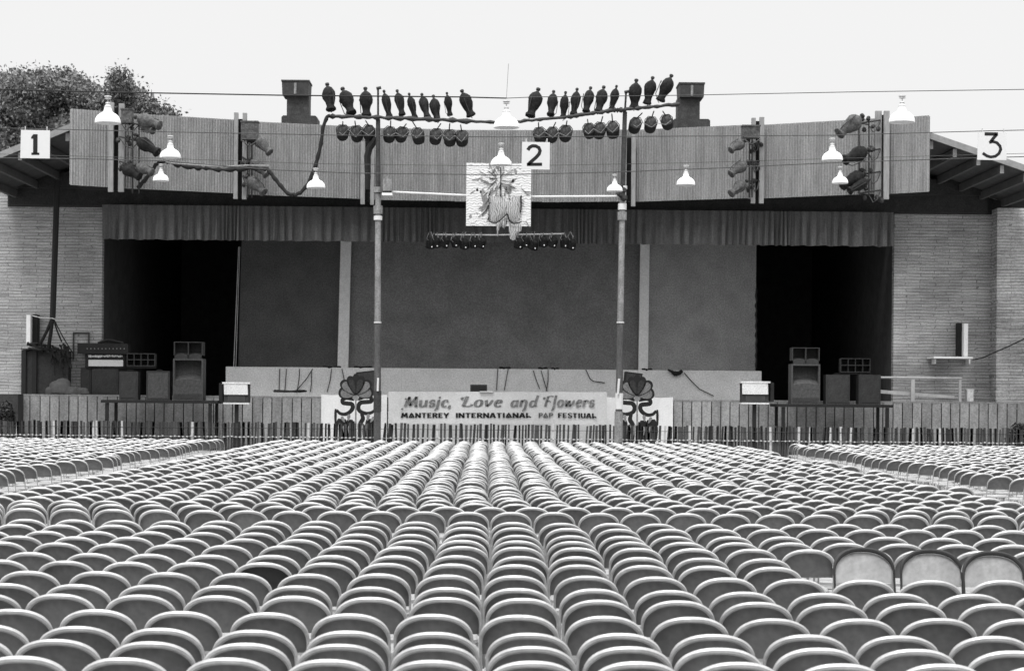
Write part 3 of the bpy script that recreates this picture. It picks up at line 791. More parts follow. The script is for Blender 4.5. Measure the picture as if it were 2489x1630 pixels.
H = {  # block capitals, height 1
 'M': (1.02, [[(.08,0),(.22,1)], [(.22,1),(.46,.25)], [(.46,.25),(.72,1)], [(.74,1),(.84,0)]], []),
 'O': (.92, [[(.10,.10),(.42,1.0),(.74,.10),(.10,.10)]], [(.42,.28,.10)]),
 'N': (.86, [[(.12,0),(.12,1)], [(.12,.95),(.66,.05)], [(.66,0),(.66,1)]], []),
 'T': (.78, [[(.36,0),(.36,1)], [(.02,.9),(.70,.9)]], []),
 'E': (.72, [[(.14,0),(.14,1)], [(.14,.9),(.6,.9)], [(.14,.5),(.52,.5)], [(.14,.1),(.62,.1)]], []),
 'R': (.82, [[(.14,0),(.14,1)], [(.14,.9),(.5,.9),(.62,.75),(.5,.52),(.14,.5)], [(.38,.5),(.68,0)]], []),
 'Y': (.80, [[(.08,1),(.38,.45)], [(.70,1),(.38,.45)], [(.38,.5),(.38,0)]], []),
 'I': (.40, [[(.18,0),(.18,1)]], []),
 'A': (.86, [[(.08,0),(.36,1)], [(.42,1),(.70,0)], [(.2,.3),(.6,.3)]], []),
 'L': (.74, [[(.14,0),(.14,1)], [(.14,.1),(.4,.32),(.66,.06)]], []),
 'P': (.74, [[(.14,0),(.14,1)], [(.14,.9),(.5,.9),(.6,.72),(.5,.48),(.14,.46)]], []),
 'F': (.68, [[(.14,0),(.14,1)], [(.14,.9),(.6,.9)], [(.14,.5),(.5,.5)]], []),
 'S': (.74, [[(.62,.82),(.5,.92),(.22,.92),(.14,.74),(.26,.56),(.5,.46),(.62,.28),(.5,.08),(.22,.08),(.08,.2)]], []),
 'V': (.80, [[(.14,1),(.14,.3),(.26,.08),(.5,.08),(.62,.3),(.62,1)]], []),
 ' ': (.62, [], []),
}
def text_width(s, G_): return sum(G_[c][0] for c in s)
def letter(m, s, G_, x0, z0, width, height, y, shear, thick, thin, slope=0.0, mi=0):
    tw = text_width(s, G_); sx = width/tw; cx = 0
    for c in s:
        adv, st, dots = G_[c]
        fx = lambda a, b, cx=cx: (x0 + (cx + a + shear*b)*sx, z0 + b*height + slope*(cx+a)*sx)
        for p in st:
            q = []
            for i in range(len(p)-1):
                for k in range(3): q.append((p[i][0]+(p[i+1][0]-p[i][0])*k/3, p[i][1]+(p[i+1][1]-p[i][1])*k/3))
            q.append(p[-1]); ribbon(m, q, thick, thin, y, fx, mi)
        for (dx, dy, dr) in dots: dot(m, dx, dy, dr, y - .001, fx, mi)
        cx += adv

# ------------------------------------------------------------------ banner in front of the stage
YBn = 60.2
a = at(944, 951, YBn); c = at(1475, 952, YBn); d = at(1475, 1031, YBn); e = at(944, 1029, YBn)
t = empty('festival_banner', ((a.x+c.x)/2, YBn, e.z), 'pale cloth banner reading Music, Love and Flowers along the stage front', 'banner')
m = MB(); N, K = 80, 8; vs = []
for i in range(N+1):
    s_ = i/N
    for k in range(K+1):
        q = k/K; tp = a.lerp(c, s_); bt = e.lerp(d, s_); p = tp.lerp(bt, q)
        vs.append((p.x, YBn + .008*math.sin(s_*23+q*2)*(1-.6*q) + .010*math.sin(s_*7+3*q) + (.05*math.exp(-((s_-.965)/.018)**2)), p.z - .010*math.sin(s_*math.pi*5)**2*(1-q)))
m.add(vs, [(i*(K+1)+k, i*(K+1)+k+1, (i+1)*(K+1)+k+1, (i+1)*(K+1)+k) for i in range(N) for k in range(K)])
m.build('cloth', M_banner, t, smooth=True)
yl = YBn - .024
sl = (at(1450, 1000, yl).z - at(975, 996, yl).z) / (at(1450, 1000, yl).x - at(975, 996, yl).x)
for wd_, u0, u1 in (('Music,', 980, 1104), ('Love', 1118, 1221), ('and', 1240, 1308), ('Flowers', 1319, 1445)):
    m = MB(); p = at(u0, 987.6, yl); q = at(u1, 988, yl)
    letter(m, wd_, G, p.x, p.z, q.x-p.x, .41, yl, .20, .185, .075, (q.z-p.z)/(q.x-p.x))
    m.build('script_lettering', M_script, t)
def blockword(s, u0, v0, u1, v1, mat, h=.155):
    m = MB(); p = at(u0, v0, yl); q = at(u1, v1, yl)
    letter(m, s, H, p.x, p.z, q.x-p.x, h, yl-.002, 0.0, .26, .17, (q.z-p.z)/(q.x-p.x)); m.build('block_lettering', mat, t)
blockword('MONTEREY', 975, 1015, 1092, 1015, M_paint_blk)
blockword('INTERNATIONAL', 1107, 1015, 1292, 1015, M_paint_blk)
blockword('POP', 1309, 1015, 1345, 1015, M_paint_grey)
blockword('FESTIVAL', 1356, 1015, 1451, 1016, M_paint_blk)

# white sheets
def sheet(u0, u1, v0, v1, Y, lab):
    m = MB(); a = at(u0, v0, Y); c = at(u1, v0+1, Y); d = at(u1, v1, Y); N = 24; vs = []
    for i in range(N+1):
        s_ = i/N
        for k in range(7):
            q = k/6; vs.append((a.x+(c.x-a.x)*s_, Y+.018*math.sin(s_*17+q)+.01*math.sin(s_*41), a.z+(c.z-a.z)*s_ + (d.z-a.z)*q - .02*math.sin(s_*math.pi*3)**2*(1-q)))
    m.add(vs, [(i*7+k, i*7+k+1, (i+1)*7+k+1, (i+1)*7+k) for i in range(N) for k in range(6)])
    tag(m.build('white_sheet', M_sheet, smooth=True), lab, 'sheet', 'white sheets pinned to the stage front')
sheet(781, 941, 958, 1140, 60.75, 'white sheet pinned behind the left flower cutout')
sheet(1470, 1636, 964, 1146, 60.75, 'white sheet pinned behind the right flower cutout')
sheet(943, 1469, 1000, 1146, 60.85, 'white sheet hanging below the banner')

# flower cutouts
def cutout(uc, mir, Y, lab):
    base = at(uc, 1075, Y)
    t = empty('flower_cutout', (base.x, Y, 0), lab, 'cutout', 'painted flower cutouts on the stage front')
    k = .1849
    def fx(cx, cy):
        p = at(uc + (cx-570)*k*mir, 860+cy*k+ (2 if mir < 0 else 0), Y); return (p.x, p.z)
    def fl(poly): return poly if mir > 0 else poly[::-1]
    def petal(cx, cy, ang, L, W_, s=1.0):
        o = []
        for i in range(26):
            a = 2*math.pi*i/26; tt = (1-math.cos(a))/2
            wd = W_*s/2*math.sin(a)*(.35+.75*tt)
            o.append((cx + math.cos(ang)*(L*s*tt + (1-s)*L*.35) - math.sin(ang)*wd, cy - math.sin(ang)*(L*s*tt+(1-s)*L*.35) - math.cos(ang)*wd))
        return fl([fx(*q) for q in o])
    cxy = (570, 545)
    mo = MB(); mg = MB()
    for i, (an, L, W_, light) in enumerate([(13, 235, 200, 1), (167, 235, 200, 1), (45, 272, 175, 1), (135, 272, 175, 1), (71, 272, 140, 0), (109, 272, 140, 0), (90, 290, 120, 0)]):
        y0 = Y - .02 - .004*i
        mo.prism(petal(cxy[0], cxy[1], R(an), L, W_), y0, Y)
        if light: mg.prism(petal(cxy[0], cxy[1], R(an), L, W_, .80), y0-.008, y0-.001)
    for i, an in enumerate((71, 109)): mg.prism(petal(cxy[0], cxy[1], R(an), 272, 140, .72), Y-.075-.004*i, Y-.0665-.004*i, 1)
    mo.build('petal_outline', M_paint_blk, t); mg.build('petals', [M_petal, M_petal_dk], t)
    def stroke(m, pts, wd, y, mi=0):
        sm = []
        for i in range(len(pts)-1):
            p0 = pts[max(0, i-1)]; p1 = pts[i]; p2 = pts[i+1]; p3 = pts[min(len(pts)-1, i+2)]
            for q in range(5):
                u = q/5; sm.append(tuple(.5*((2*p1[j]) + (-p0[j]+p2[j])*u + (2*p0[j]-5*p1[j]+4*p2[j]-p3[j])*u*u + (-p0[j]+3*p1[j]-3*p2[j]+p3[j])*u**3) for j in (0, 1)))
        sm.append(pts[-1]); L = []; Q = []; n = len(sm)
        for i, p in enumerate(sm):
            a = sm[max(0, i-1)]; b_ = sm[min(n-1, i+1)]; dx, dy = b_[0]-a[0], b_[1]-a[1]; l = math.hypot(dx, dy) or 1
            ww = wd*(.6+.4*math.sin(math.pi*i/(n-1)))/2
            L.append((p[0]-dy/l*ww, p[1]+dx/l*ww)); Q.append((p[0]+dy/l*ww, p[1]-dx/l*ww))
        for i in range(n-1):
            pl = [fx(*L[i]), fx(*L[i+1]), fx(*Q[i+1]), fx(*Q[i])]
            m.prism(pl if mir > 0 else pl[::-1], y, Y+.01, mi)
    m = MB()
    stroke(m, [(545,600),(500,590),(440,580),(395,600),(400,640),(460,650),(515,660),(525,710),(490,760),(430,790),(360,780),(315,735)], 58, Y-.010)
    stroke(m, [(302,720),(300,800),(300,930)], 34, Y-.012)
    m.build('scrollwork', M_paint_blk, t); m = MB()
    stroke(m, [(595,600),(640,580),(700,560),(760,565),(770,620),(700,630),(630,640),(600,690),(620,750),(700,780),(770,770),(820,735)], 58, Y-.011)
    stroke(m, [(640,780),(660,850),(620,940),(625,1140)], 60, Y-.013)
    for (px, py, qx, qy, wd) in [(385,850,365,1140,165), (490,860,480,1140,110), (760,850,780,1140,165), (540,880,540,1140,34), (690,930,700,1140,90), (430,960,420,1140,90)]:
        stroke(m, [(px,py),((px+qx)/2, (py+qy)/2-20),(qx,qy)], wd, Y-.008)
    m.build('scrollwork', M_paint_blk, t)
    m = MB()
    stroke(m, [(567,560),(567,800),(567,1150)], 20, Y-.03)
    m.prism(fl([fx(570+38*math.cos(2*math.pi*i/16)*(1+.25*math.cos(6*math.pi*i/16+math.pi)), 575+40*math.sin(2*math.pi*i/16)) for i in range(16)][::-1]), Y-.04, Y-.031)
    m.build('stem', M_paint_lt, t)
    m = MB()
    for (px, py, an, L, W_) in [(420,900,115,90,50), (470,880,85,90,55), (720,880,80,95,55), (760,900,60,90,45), (480,1060,90,120,40), (610,1060,95,150,36), (410,1030,95,90,20), (705,1050,90,130,22)]:
        m.prism(petal(px, py, R(an), L, W_), Y-.040, Y-.034)
    m.build('leaves', M_paint_lt, t)
cutout(865.4, 1, 59.7, 'painted flower cutout beside the left mast')
cutout(1548, -1, 59.7, 'painted flower cutout beside the right mast')
for (u, v, du, dv, tilt, lab) in [(893, 922, 23, 26, .12, 'black wedge speaker on the stage behind the left flower cutout'), (1536, 930, 21, 27, -.12, 'black wedge speaker on the stage behind the right flower cutout')]:
    Y = 61.6; p = at(u, v, Y); t = empty('wedge_speaker', (p.x, Y, STZ), lab, 'speaker', 'wedge speakers at the stage edge')
    w_, h_ = du/F*Y, dv/F*Y; m = MB(); ca, sa = math.cos(tilt), math.sin(tilt)
    m.obox((p.x, Y, STZ+.02+h_*1.2), (w_*ca, 0, w_*sa), (0, .25, 0), (-h_*1.15*sa, 0, h_*1.15*ca)); m.build('cabinet', M_ampd, t)
    m = MB(); m.obox((p.x, Y-.26, STZ+.02+h_*1.2), (w_*.85*ca, 0, w_*.85*sa), (0, .008, 0), (-h_*1.0*sa, 0, h_*1.0*ca)); m.build('grille', M_amp, t)

# ------------------------------------------------------------------ masts, light bars
YM = 57.0
def mast(pts, thin_top, lab, wraps):
    a = at(*pts[0], YM); t = empty('lighting_mast', (a.x, YM, 0), lab, 'mast', 'lighting masts in front of the stage')
    b_ = at(*pts[1], YM); m = MB(); g0 = a + (a-b_)*((a.z)/(b_.z-a.z)); k_ = (785-pts[0][1])/(pts[1][1]-pts[0][1]); c_ = a.lerp(b_, k_)
    m.tube([c_, b_], [.095, .085], 12); m.build('pole', M_galv, t, smooth=True)
    m = MB(); m.tube([g0, a, c_], [.108, .105, .099], 12); m.build('lower_pole', M_lowpole, t, smooth=True)
    c = at(*pts[2], YM); m = MB(); m.tube([b_, c], [.075, .065], 10); m.build('upper_pole', M_vent, t, smooth=True)
    d = at(*thin_top, YM); m = MB(); m.tube([c, d], .03, 8); m.tube([d+Vector((-.05,0,-.03)), d+Vector((.09,0,.0))], .045, 8); m.build('top_pipe', M_metal, t)
    for (v0, v1, mt, ex) in wraps:
        s0 = (v0-pts[0][1])/(pts[1][1]-pts[0][1]); s1 = (v1-pts[0][1])/(pts[1][1]-pts[0][1])
        p, q = a.lerp(b_, s0), a.lerp(b_, s1); m = MB(); m.tube([p, q], .105+ex, 12); m.build('band', mt, t)
    return t
mast([(917, 1075), (919, 470), (919, 290)], (919, 213), 'left of the two tall masts in front of the stage', [(535, 525, M_pipe_white, .02), (468, 455, M_galv, .04), (520, 500, M_galv, .03), (785, 782, M_pipe_white, .01), (998, 996, M_pipe_white, .01), (1000, 950, M_vent, .012)])
mast([(1503, 1075), (1513, 480), (1519, 272)], (1522, 222), 'right of the two tall masts in front of the stage', [(994, 955, M_pipe_white, .012), (535, 515, M_galv, .03), (510, 495, M_pipe_white, .02), (785, 782, M_pipe_white, .01), (1075, 1000, M_galv, .02), (460, 452, M_pipe_white, .03)])
# white spare strips leaning against masts
b = MB(); p = at(919, 918, 56.85); q = at(918, 950, 56.85); b.tube([p, q], .03, 6); tag(b.build('paper_strip', M_pipe_white), 'white paper strip taped to the left mast', 'paper strip')
b = MB(); p = at(1505, 920, 56.85); q = at(1502, 958, 56.85); b.tube([p, q], .035, 6); tag(b.build('paper_strip', M_pipe_white), 'white paper strip taped to the right mast', 'paper strip')

def bar(pts, lab, Y, lump=.03):
    m = MB(); P_ = []; rad = []
    for i in range(len(pts)-1):
        for k in range(14):
            p = at(pts[i][0]+(pts[i+1][0]-pts[i][0])*k/14, pts[i][1]+(pts[i+1][1]-pts[i][1])*k/14, Y)
            P_.append(p + Vector((0, 0, rnd.uniform(-.015, .015)))); rad.append(.04 + lump*rnd.random()**2)
    P_.append(at(*pts[-1], Y)); rad.append(.045)
    m.tube(P_, rad, 8)
    tag(m.build('light_bar', M_metal, smooth=True), lab, 'light bar', 'light bars on the masts')
bar([(801, 283), (905, 285), (1043, 290), (1203, 298)], 'cable wrapped light bar on the left mast', YM-.1, .06)
bar([(1256, 296), (1387, 283), (1484, 269), (1523, 266), (1652, 253)], 'cable wrapped light bar on the right mast', YM-.1, .045)
m = MB(); m.tube([at(940, 466, YM), at(1135, 475, YM), at(1300, 478, YM), at(1510, 477, YM)], .032, 8)
tag(m.build('cross_pipe', M_pipe_white, smooth=True), 'slim white pipe slung between the two masts', 'pipe')

# bottle-shaped wrapped stage lights
def light_proto():
    t = empty('stage_light')
    prof = [(.02, -.02), (.055, .0), (.06, .05), (.035, .08), (.045, .11), (.12, .18), (.17, .27), (.185, .37), (.17, .48), (.135, .60), (.105, .70), (.10, .76), (.13, .84), (.135, .88), (.10, .90)]
    m = MB(); m.lathe([(r_, -z) for r_, z in prof[4:]], 16, jit=.10); m.build('housing', M_lamp, t, smooth=True)
    m = MB(); m.lathe([(r_, -z) for r_, z in prof[:5]], 10); m.build('cap', M_metal, t, smooth=True)
    m = MB(); m.tube([(.185, -.02, -.36), (.21, 0, -.30), (.20, 0, -.75), (.05, 0, -.93), (0, 0, -.96)], .012, 5); m.build('yoke', M_metal, t)
    return t
LP = light_proto(); lp_used = [False]
def lamp_between(p, q, lab, group, name='stage_light', wmul=1.0, mat=None):
    """cap end p, mouth end q"""
    p, q = Vector(p), Vector(q)
    if lp_used[0]: o = copy_tree(LP)
    else: o = LP; lp_used[0] = True
    d = (q-p); L = d.length; z = (-d).normalized(); x = Vector((0, 1, 0)).cross(z)
    x = (x if x.length > .01 else Vector((1, 0, 0))).normalized(); y = z.cross(x)
    o.matrix_world = Matrix.Translation(p) @ Matrix((x, y, z)).transposed().to_4x4() @ Matrix.Rotation(rnd.uniform(0, 6.28), 4, 'Z') @ Matrix.Diagonal((wmul*L/.9, wmul*L/.9, L/.9, 1))
    tag(o, lab, 'stage light', group)
    if mat:
        for ch in o.children:
            if ch.name.startswith('housing'):
                ch.data = ch.data.copy(); ch.data.materials.clear(); ch.data.materials.append(mat)
    return o
up_l = [(795,203,805,269,1.0),(832,214,855,277,1.0),(888,213,891,283,1.0),(933,220,947,286,.72),(965,219,978,281,.8),(994,227,1009,288,.72),(1025,228,1039,287,.75),(1053,232,1063,295,.85),(1086,225,1094,282,.75),(1122,219,1146,283,1.0)]
up_r = [(1309,215,1288,284,1.0),(1346,221,1338,281,.8),(1375,223,1368,289,.75),(1403,215,1394,280,.8),(1436,212,1424,273,.85),(1468,210,1454,274,.85),(1499,208,1486,269,.75),(1547,193,1541,265,1.0),(1587,187,1572,254,.95),(1633,182,1604,246,1.0)]
for k, (a0, b0, a1, b1, wm) in enumerate(up_l):
    dy = rnd.uniform(-.05, .35)
    lamp_between(at(a0, b0, YM+dy), at(a1, b1, YM), '%s from the left of the ten dark lights standing on the left bar' % ordinal(k+1), 'dark lights standing on the light bars', wmul=wm*1.12)
for k, (a0, b0, a1, b1, wm) in enumerate(up_r):
    dy = rnd.uniform(-.05, .35)
    lamp_between(at(a0, b0, YM+dy), at(a1, b1, YM), '%s from the left of the ten dark lights standing on the right bar' % ordinal(k+1), 'dark lights standing on the light bars', wmul=wm*1.12)
# hooks that carry the standing lights' feet
# cluster lights on the parapet posts
cl = [((327,284),(390,306),56.0,'topmost light of the cluster at the far left of the parapet',M_lampg,.8),((341,301),(373,318),56.1,'short light tucked below the topmost far left light',M_lampg,1.1),((327,335),(385,372),56.0,'middle light of the far left parapet cluster',None,.75),
      ((293,403),(341,430),56.0,'lowest dark light of the far left parapet cluster',None,.85),((327,401),(371,420),55.9,'lower right light of the far left parapet cluster',M_lampg,.85),
      ((618,330),(657,372),57.5,'upper light of the second parapet cluster from the left',M_lampg,.8),((606,386),(650,425),57.5,'middle light of the second parapet cluster from the left',M_lampg,.8),((599,428),(643,469),57.5,'bottom light of the second parapet cluster from the left',M_lampg,.85),
      ((1813,342),(1775,366),57.5,'upper light of the parapet cluster right of the right mast',M_lampg,.85),((1819,392),(1775,424),57.5,'middle light of the parapet cluster right of the right mast',M_lampg,.8),((1816,439),(1775,472),57.5,'bottom light of the parapet cluster right of the right mast',M_lampg,.85),
      ((2098,280),(2038,326),56.0,'topmost light of the cluster at the far right of the parapet',M_lampg,.85),((2114,362),(2051,390),56.0,'second light down in the far right parapet cluster',None,.85),((2104,419),(2045,452),56.0,'third light down in the far right parapet cluster',None,.8),((2114,435),(2063,465),55.9,'lowest light in the far right parapet cluster',None,.7)]
for (a0, a1, Y, lab, mt, wm) in cl:
    lamp_between(at(a0[0], a0[1], Y), at(a1[0], a1[1], Y-.25), lab, 'lights clustered on the parapet posts', wmul=wm*1.4, mat=mt)
for (us, v0, v1, Y, arms, lab) in [((322, 338), 285, 470, 56.15, [300, 340, 400], 'pipe frame holding the far left light cluster'), ((602, 612), 300, 480, 57.7, [335, 390, 435], 'pipe frame holding the second light cluster from the left'),
                            ((1822, 1828), 330, 480, 57.7, [350, 398, 445], 'pipe frame holding the light cluster right of the right mast'), ((2088, 2112), 290, 472, 56.15, [300, 370, 425, 470], 'pipe frame holding the far right light cluster')]:
    m = MB()
    for u in us: m.tube([at(u, v0, Y), at(u, v1, Y)], .022, 6)
    jx = 290 if us[0] < 400 else (590 if us[0] < 700 else (1846 if us[0] < 1900 else 2140))
    for v in arms: m.tube([at(jx, v-8, Y+.2), at(us[0], v, Y), at(us[1], v+3, Y)], .026, 6)
    for v in arms:          # clamps, plugs and tails of cable round every arm
        for k in range(5):
            q = at(rnd.uniform(min(jx, us[0])-4, max(jx, us[1])+4), v + rnd.uniform(-14, 18), Y + rnd.uniform(0, .12))
            m.lathe([(.02, .07), (.06, .04), (.07, -.03), (.03, -.08)], 7, Matrix.Translation(q) @ Matrix.Rotation(rnd.uniform(-1, 1), 4, 'Y'), jit=.25)
        a_ = at(jx, v-6, Y); c_ = at(us[1], v+4, Y-.05)
        m.tube([a_, a_.lerp(c_, .35)+Vector((0, -.1, -.22)), a_.lerp(c_, .7)+Vector((0, -.12, -.26)), c_], .018, 5)
    tag(m.build('pipe_rack', M_metal), lab, 'pipe rack', 'pipe frames on the parapet')
for (u0, u1, v0, v1, Y, lab) in [(587, 627, 298, 340, 57.4, 'dark box at the top of the second parapet light cluster'), (1804, 1846, 308, 336, 57.4, 'dark box at the top of the right middle light cluster'), (296, 322, 268, 300, 56.1, 'dark box beside the topmost far left light')]:
    a = at(u0, v0, Y); c = at(u1, v1, Y); m = MB(); m.box(a.x, c.x, Y-.12, Y+.2, c.z, a.z); m.box(a.x-.02, c.x+.02, Y-.14, Y+.22, a.z, a.z+.04)
    m.tube([(a.x, Y-.1, c.z-.02), ((a.x+c.x)/2, Y-.1, c.z-.2), (c.x, Y-.1, c.z-.05)], .02, 5)
    tag(m.build('junction_box', M_lampg), lab, 'junction box', 'boxes on the parapet posts')

# bucket lights hanging under the bars
def bucket_proto():
    t = empty('bucket_light')
    m = MB(); m.lathe([(.02, .03), (.08, .02), (.13, -.02), (.16, -.08), (.175, -.16), (.178, -.2)], 16, jit=.05); m.build('back_shell', M_lampg, t, smooth=True)
    m = MB(); m.lathe([(.180, -.19), (.178, -.28), (.165, -.36), (.13, -.42), (.12, -.42), (.12, -.3)], 16, jit=.04); m.build('hood', M_ampd, t, smooth=True)
    m = MB(); m.tube([(.18, 0, -.2), (.185, 0, -.06), (.10, .02, .045), (-.10, .02, .045), (-.185, 0, -.06), (-.18, 0, -.2)], .012, 5); m.build('yoke', M_metal, t)
    m = MB(); m.tube([(0, .02, .03), (0, -.12, .20), (0, -.24, .36)], .018, 5); m.build('hook', M_metal, t)
    return t
BP = bucket_proto(); used = False
low = [(833,320),(865,322),(896,320),(949,324),(980,325),(1013,327),(1062,329),(1092,332),(1122,333)]
lowr = [(1310,326),(1344,325),(1376,321),(1430,316),(1460,314),(1489,311),(1548,302),(1584,300),(1618,295)]
for side_, lst in (('left', low), ('right', lowr)):
    for k, (u, v) in enumerate(lst):
        o = copy_tree(BP) if used else BP; used = True
        p = at(u, v-12, YM+.1); s_ = rnd.uniform(.98, 1.08)
        o.location = p; o.scale = (s_,)*3
        o.rotation_euler = (R(38 + rnd.uniform(-8, 8)), R(rnd.uniform(-12, 12)), R(rnd.uniform(-18, 18)))
        tag(o, '%s from the left of the nine bucket lights under the %s bar' % (ordinal(k+1), side_), 'stage light', 'bucket lights hanging under the light bars')
for side_, lst in (('left', low), ('right', lowr)):
    for i in range(0, 9, 3):
        m = MB(); pts = [at(lst[i][0]-8, lst[i][1]+2, YM-.2)]
        for j in range(3):
            pts += [at(lst[i+j][0], lst[i+j][1]+rnd.uniform(4, 12), YM-.25), at(lst[i+j][0]+13, lst[i+j][1]-rnd.uniform(0, 6), YM-.2)]
        m.tube(pts, .010, 4)
        tag(m.build('lead_wire', M_galv), 'loose lead wire drooping across the %s three bucket lights under the %s bar' % (['left', 'middle', 'right'][i//3], side_), 'wire', 'lead wires of the bucket lights')

# ------------------------------------------------------------------ painted canvas hanging in the middle
YA = 56.8
a = at(1134, 396, YA); c = at(1290, 550, YA)
t = empty('painted_canvas', ((a.x+c.x)/2, YA, a.z), 'square painted canvas with draped cloth hanging above the stage', 'painting')
m = MB(); m.box(a.x, c.x, YA-.02, YA+.02, c.z, a.z); m.build('canvas', M_art, t)
def cx_(x, y): p = at(900+x/3.0-0, 140+y/3.0, YA); return (p.x, p.z)
m = MB(); rz_ = random.Random(9)
def blob(m, x, y, rx, ry, yy, mi, ang=0, n=14, j=.18):
    o = []
    for i in range(n):
        a_ = -2*math.pi*i/n; q = 1+rz_.uniform(-j, j); px, py = rx*math.cos(a_)*q, ry*math.sin(a_)*q
        o.append(cx_(x + px*math.cos(ang)-py*math.sin(ang), y + px*math.sin(ang)+py*math.cos(ang)))
    m.prism(o, yy, YA-.02, mi)
k = 0
for (x, y, rx, ry, mi, an) in [(780,965,9,11,0,0),(808,980,9,11,0,0),(845,988,10,9,0,0),(870,1000,8,8,0,0),(1015,975,16,26,1,.2),(835,1090,22,70,1,.15),(830,1020,20,60,1,-.2),(900,830,9,26,1,.6),(1060,830,10,20,1,-.4),(1035,905,8,40,1,.9),(885,930,6,55,1,.75),(850,925,5,60,2,.85),(920,930,6,50,2,.6),(1040,900,10,14,0,.3),(925,800,14,10,1,.2),(745,1190,26,18,2,.2),(730,1160,10,14,1,0),(1120,1170,20,26,2,0),(800,900,10,12,2,0),(1090,800,12,10,2,0)]:
    k += 1; blob(m, x, y, rx, ry, YA-.022-.0006*k, mi, an)
for i in range(34):
    a_ = rz_.uniform(0, 6.28); x = 935+rz_.uniform(-190, 190); y = 990+rz_.uniform(-190, 180)
    blob(m, x, y, rz_.uniform(8, 26), 2.2, YA-.024-.0005*i, rz_.choice([1, 2]), a_, 8)
for i in range(90):      # loose brush strokes gathered on the figure
    x = rz_.gauss(945, 75); y = rz_.gauss(985, 110); x = min(1150, max(715, x)); y = min(1215, max(790, y))
    an = math.atan2(y-900, x-940)+rz_.uniform(-.5, .5)
    blob(m, x, y, rz_.uniform(12, 40), rz_.uniform(1.2, 3.2), YA-.042-.0003*i, rz_.choice([0, 1, 1, 2]), an, 8)
m.build('painted_shapes', [M_ampd, M_paint_lt, M_riser], t)
m = MB()   # draped robe like cloth hanging from the cross pipe
def drape(m, outline, y, mi=0):
    pts = [cx_(*q) for q in outline]; cxm = sum(p[0] for p in pts)/len(pts); czm = sum(p[1] for p in pts)/len(pts)
    vs = [(cxm, y-.05, czm)] + [(p[0], y, p[1]) for p in pts] + [((p[0]+cxm)/2, y-.04, (p[1]+czm)/2) for p in pts]
    n = len(pts); fs = []
    for i in range(n): j = (i+1) % n; fs += [(1+i, 1+j, 1+n+j, 1+n+i), (0, 1+n+i, 1+n+j)]
    m.add(vs, fs, mi)
drape(m, [(870,1015),(870,1180),(900,1200),(940,1185),(975,1160),(1000,1130),(1010,1080),(985,1040),(960,1010)], YA-.06)
drape(m, [(1040,1010),(1000,1060),(1000,1140),(1020,1185),(1050,1200),(1085,1180),(1095,1140),(1095,1010)], YA-.07)
drape(m, [(965,1170),(950,1200),(960,1235),(975,1245),(988,1230),(992,1150)], YA-.05)
drape(m, [(1015,1200),(1010,1240),(1018,1320),(1040,1335),(1058,1325),(1062,1290),(1100,1265),(1105,1230),(1080,1205)], YA-.04, 1)
drape(m, [(915,1200),(925,1290),(930,1310),(940,1250),(945,1210)], YA-.04, 1)
m.build('draped_cloth', [M_drape, M_drape], t)
m = MB()
m.tube([at(900+952/3, 140+800/3, YA-.1), at(900+952/3, 140+1015/3, YA-.1)], .018, 6)
m.tube([at(900+865/3, 140+1000/3, YA-.1), at(900+865/3, 140+1190/3, YA-.1)], .014, 6)
m.tube([at(900+1100/3, 140+1005/3, YA-.1), at(900+1100/3, 140+1090/3, YA-.1), at(900+1095/3, 140+1130/3, YA-.1)], .02, 6)
m.tube([at(900+x/3, 140+y/3, YA-.12) for x, y in [(865,1190),(890,1205),(920,1205),(960,1175),(1000,1135)]], .018, 6)
m.tube([at(900+x/3, 140+y/3, YA-.13) for x, y in [(1000,1140),(1015,1190),(1045,1210),(1085,1205),(1103,1195)]], .018, 6)
m.build('hanging_cords', M_ampd, t)
m = MB(); m.tube([at(1172, 345, YA+.05), at(1172, 398, YA+.05)], .02, 5); m.tube([at(1254, 345, YA+.05), at(1254, 398, YA+.05)], .02, 5); m.build('support_strip', M_galv, t)

# floodlight box on the left mast
p = at(941, 448, YM-.2); t = empty('flood_lamp', p, 'small boxy floodlight with white rim on the left mast', 'floodlight')
m = MB(); m.box(p.x-.12, p.x+.14, YM-.35, YM-.1, at(0,448+11,YM).z, at(0,432,YM).z+.02); m.tube([(p.x, YM-.2, at(0,432,YM).z), (p.x, YM-.2, at(0,422,YM).z)], .05, 8); m.build('housing', M_galv, t)
m = MB(); m.box(p.x-.14, p.x+.16, YM-.37, YM-.08, at(0,470,YM).z, at(0,464,YM).z); m.build('rim', M_white, t)
m = MB(); m.box(p.x-.11, p.x+.13, YM-.34, YM-.11, at(0,464,YM).z+.003, at(0,460,YM).z+.01); m.build('lens_band', M_ampd, t)
m = MB()
for (u, v) in [(1507, 455), (1514, 462), (1510, 472), (1516, 480), (1505, 468)]:
    q = at(u, v, YM-.12); m.lathe([(.01, .1), (.09, .05), (.10, -.05), (.02, -.12)], 8, Matrix.Translation(q), jit=.2)
tag(m.build('clamp_bundle', M_metal), 'dark tangle of clamps near the top of the right mast', 'clamps')

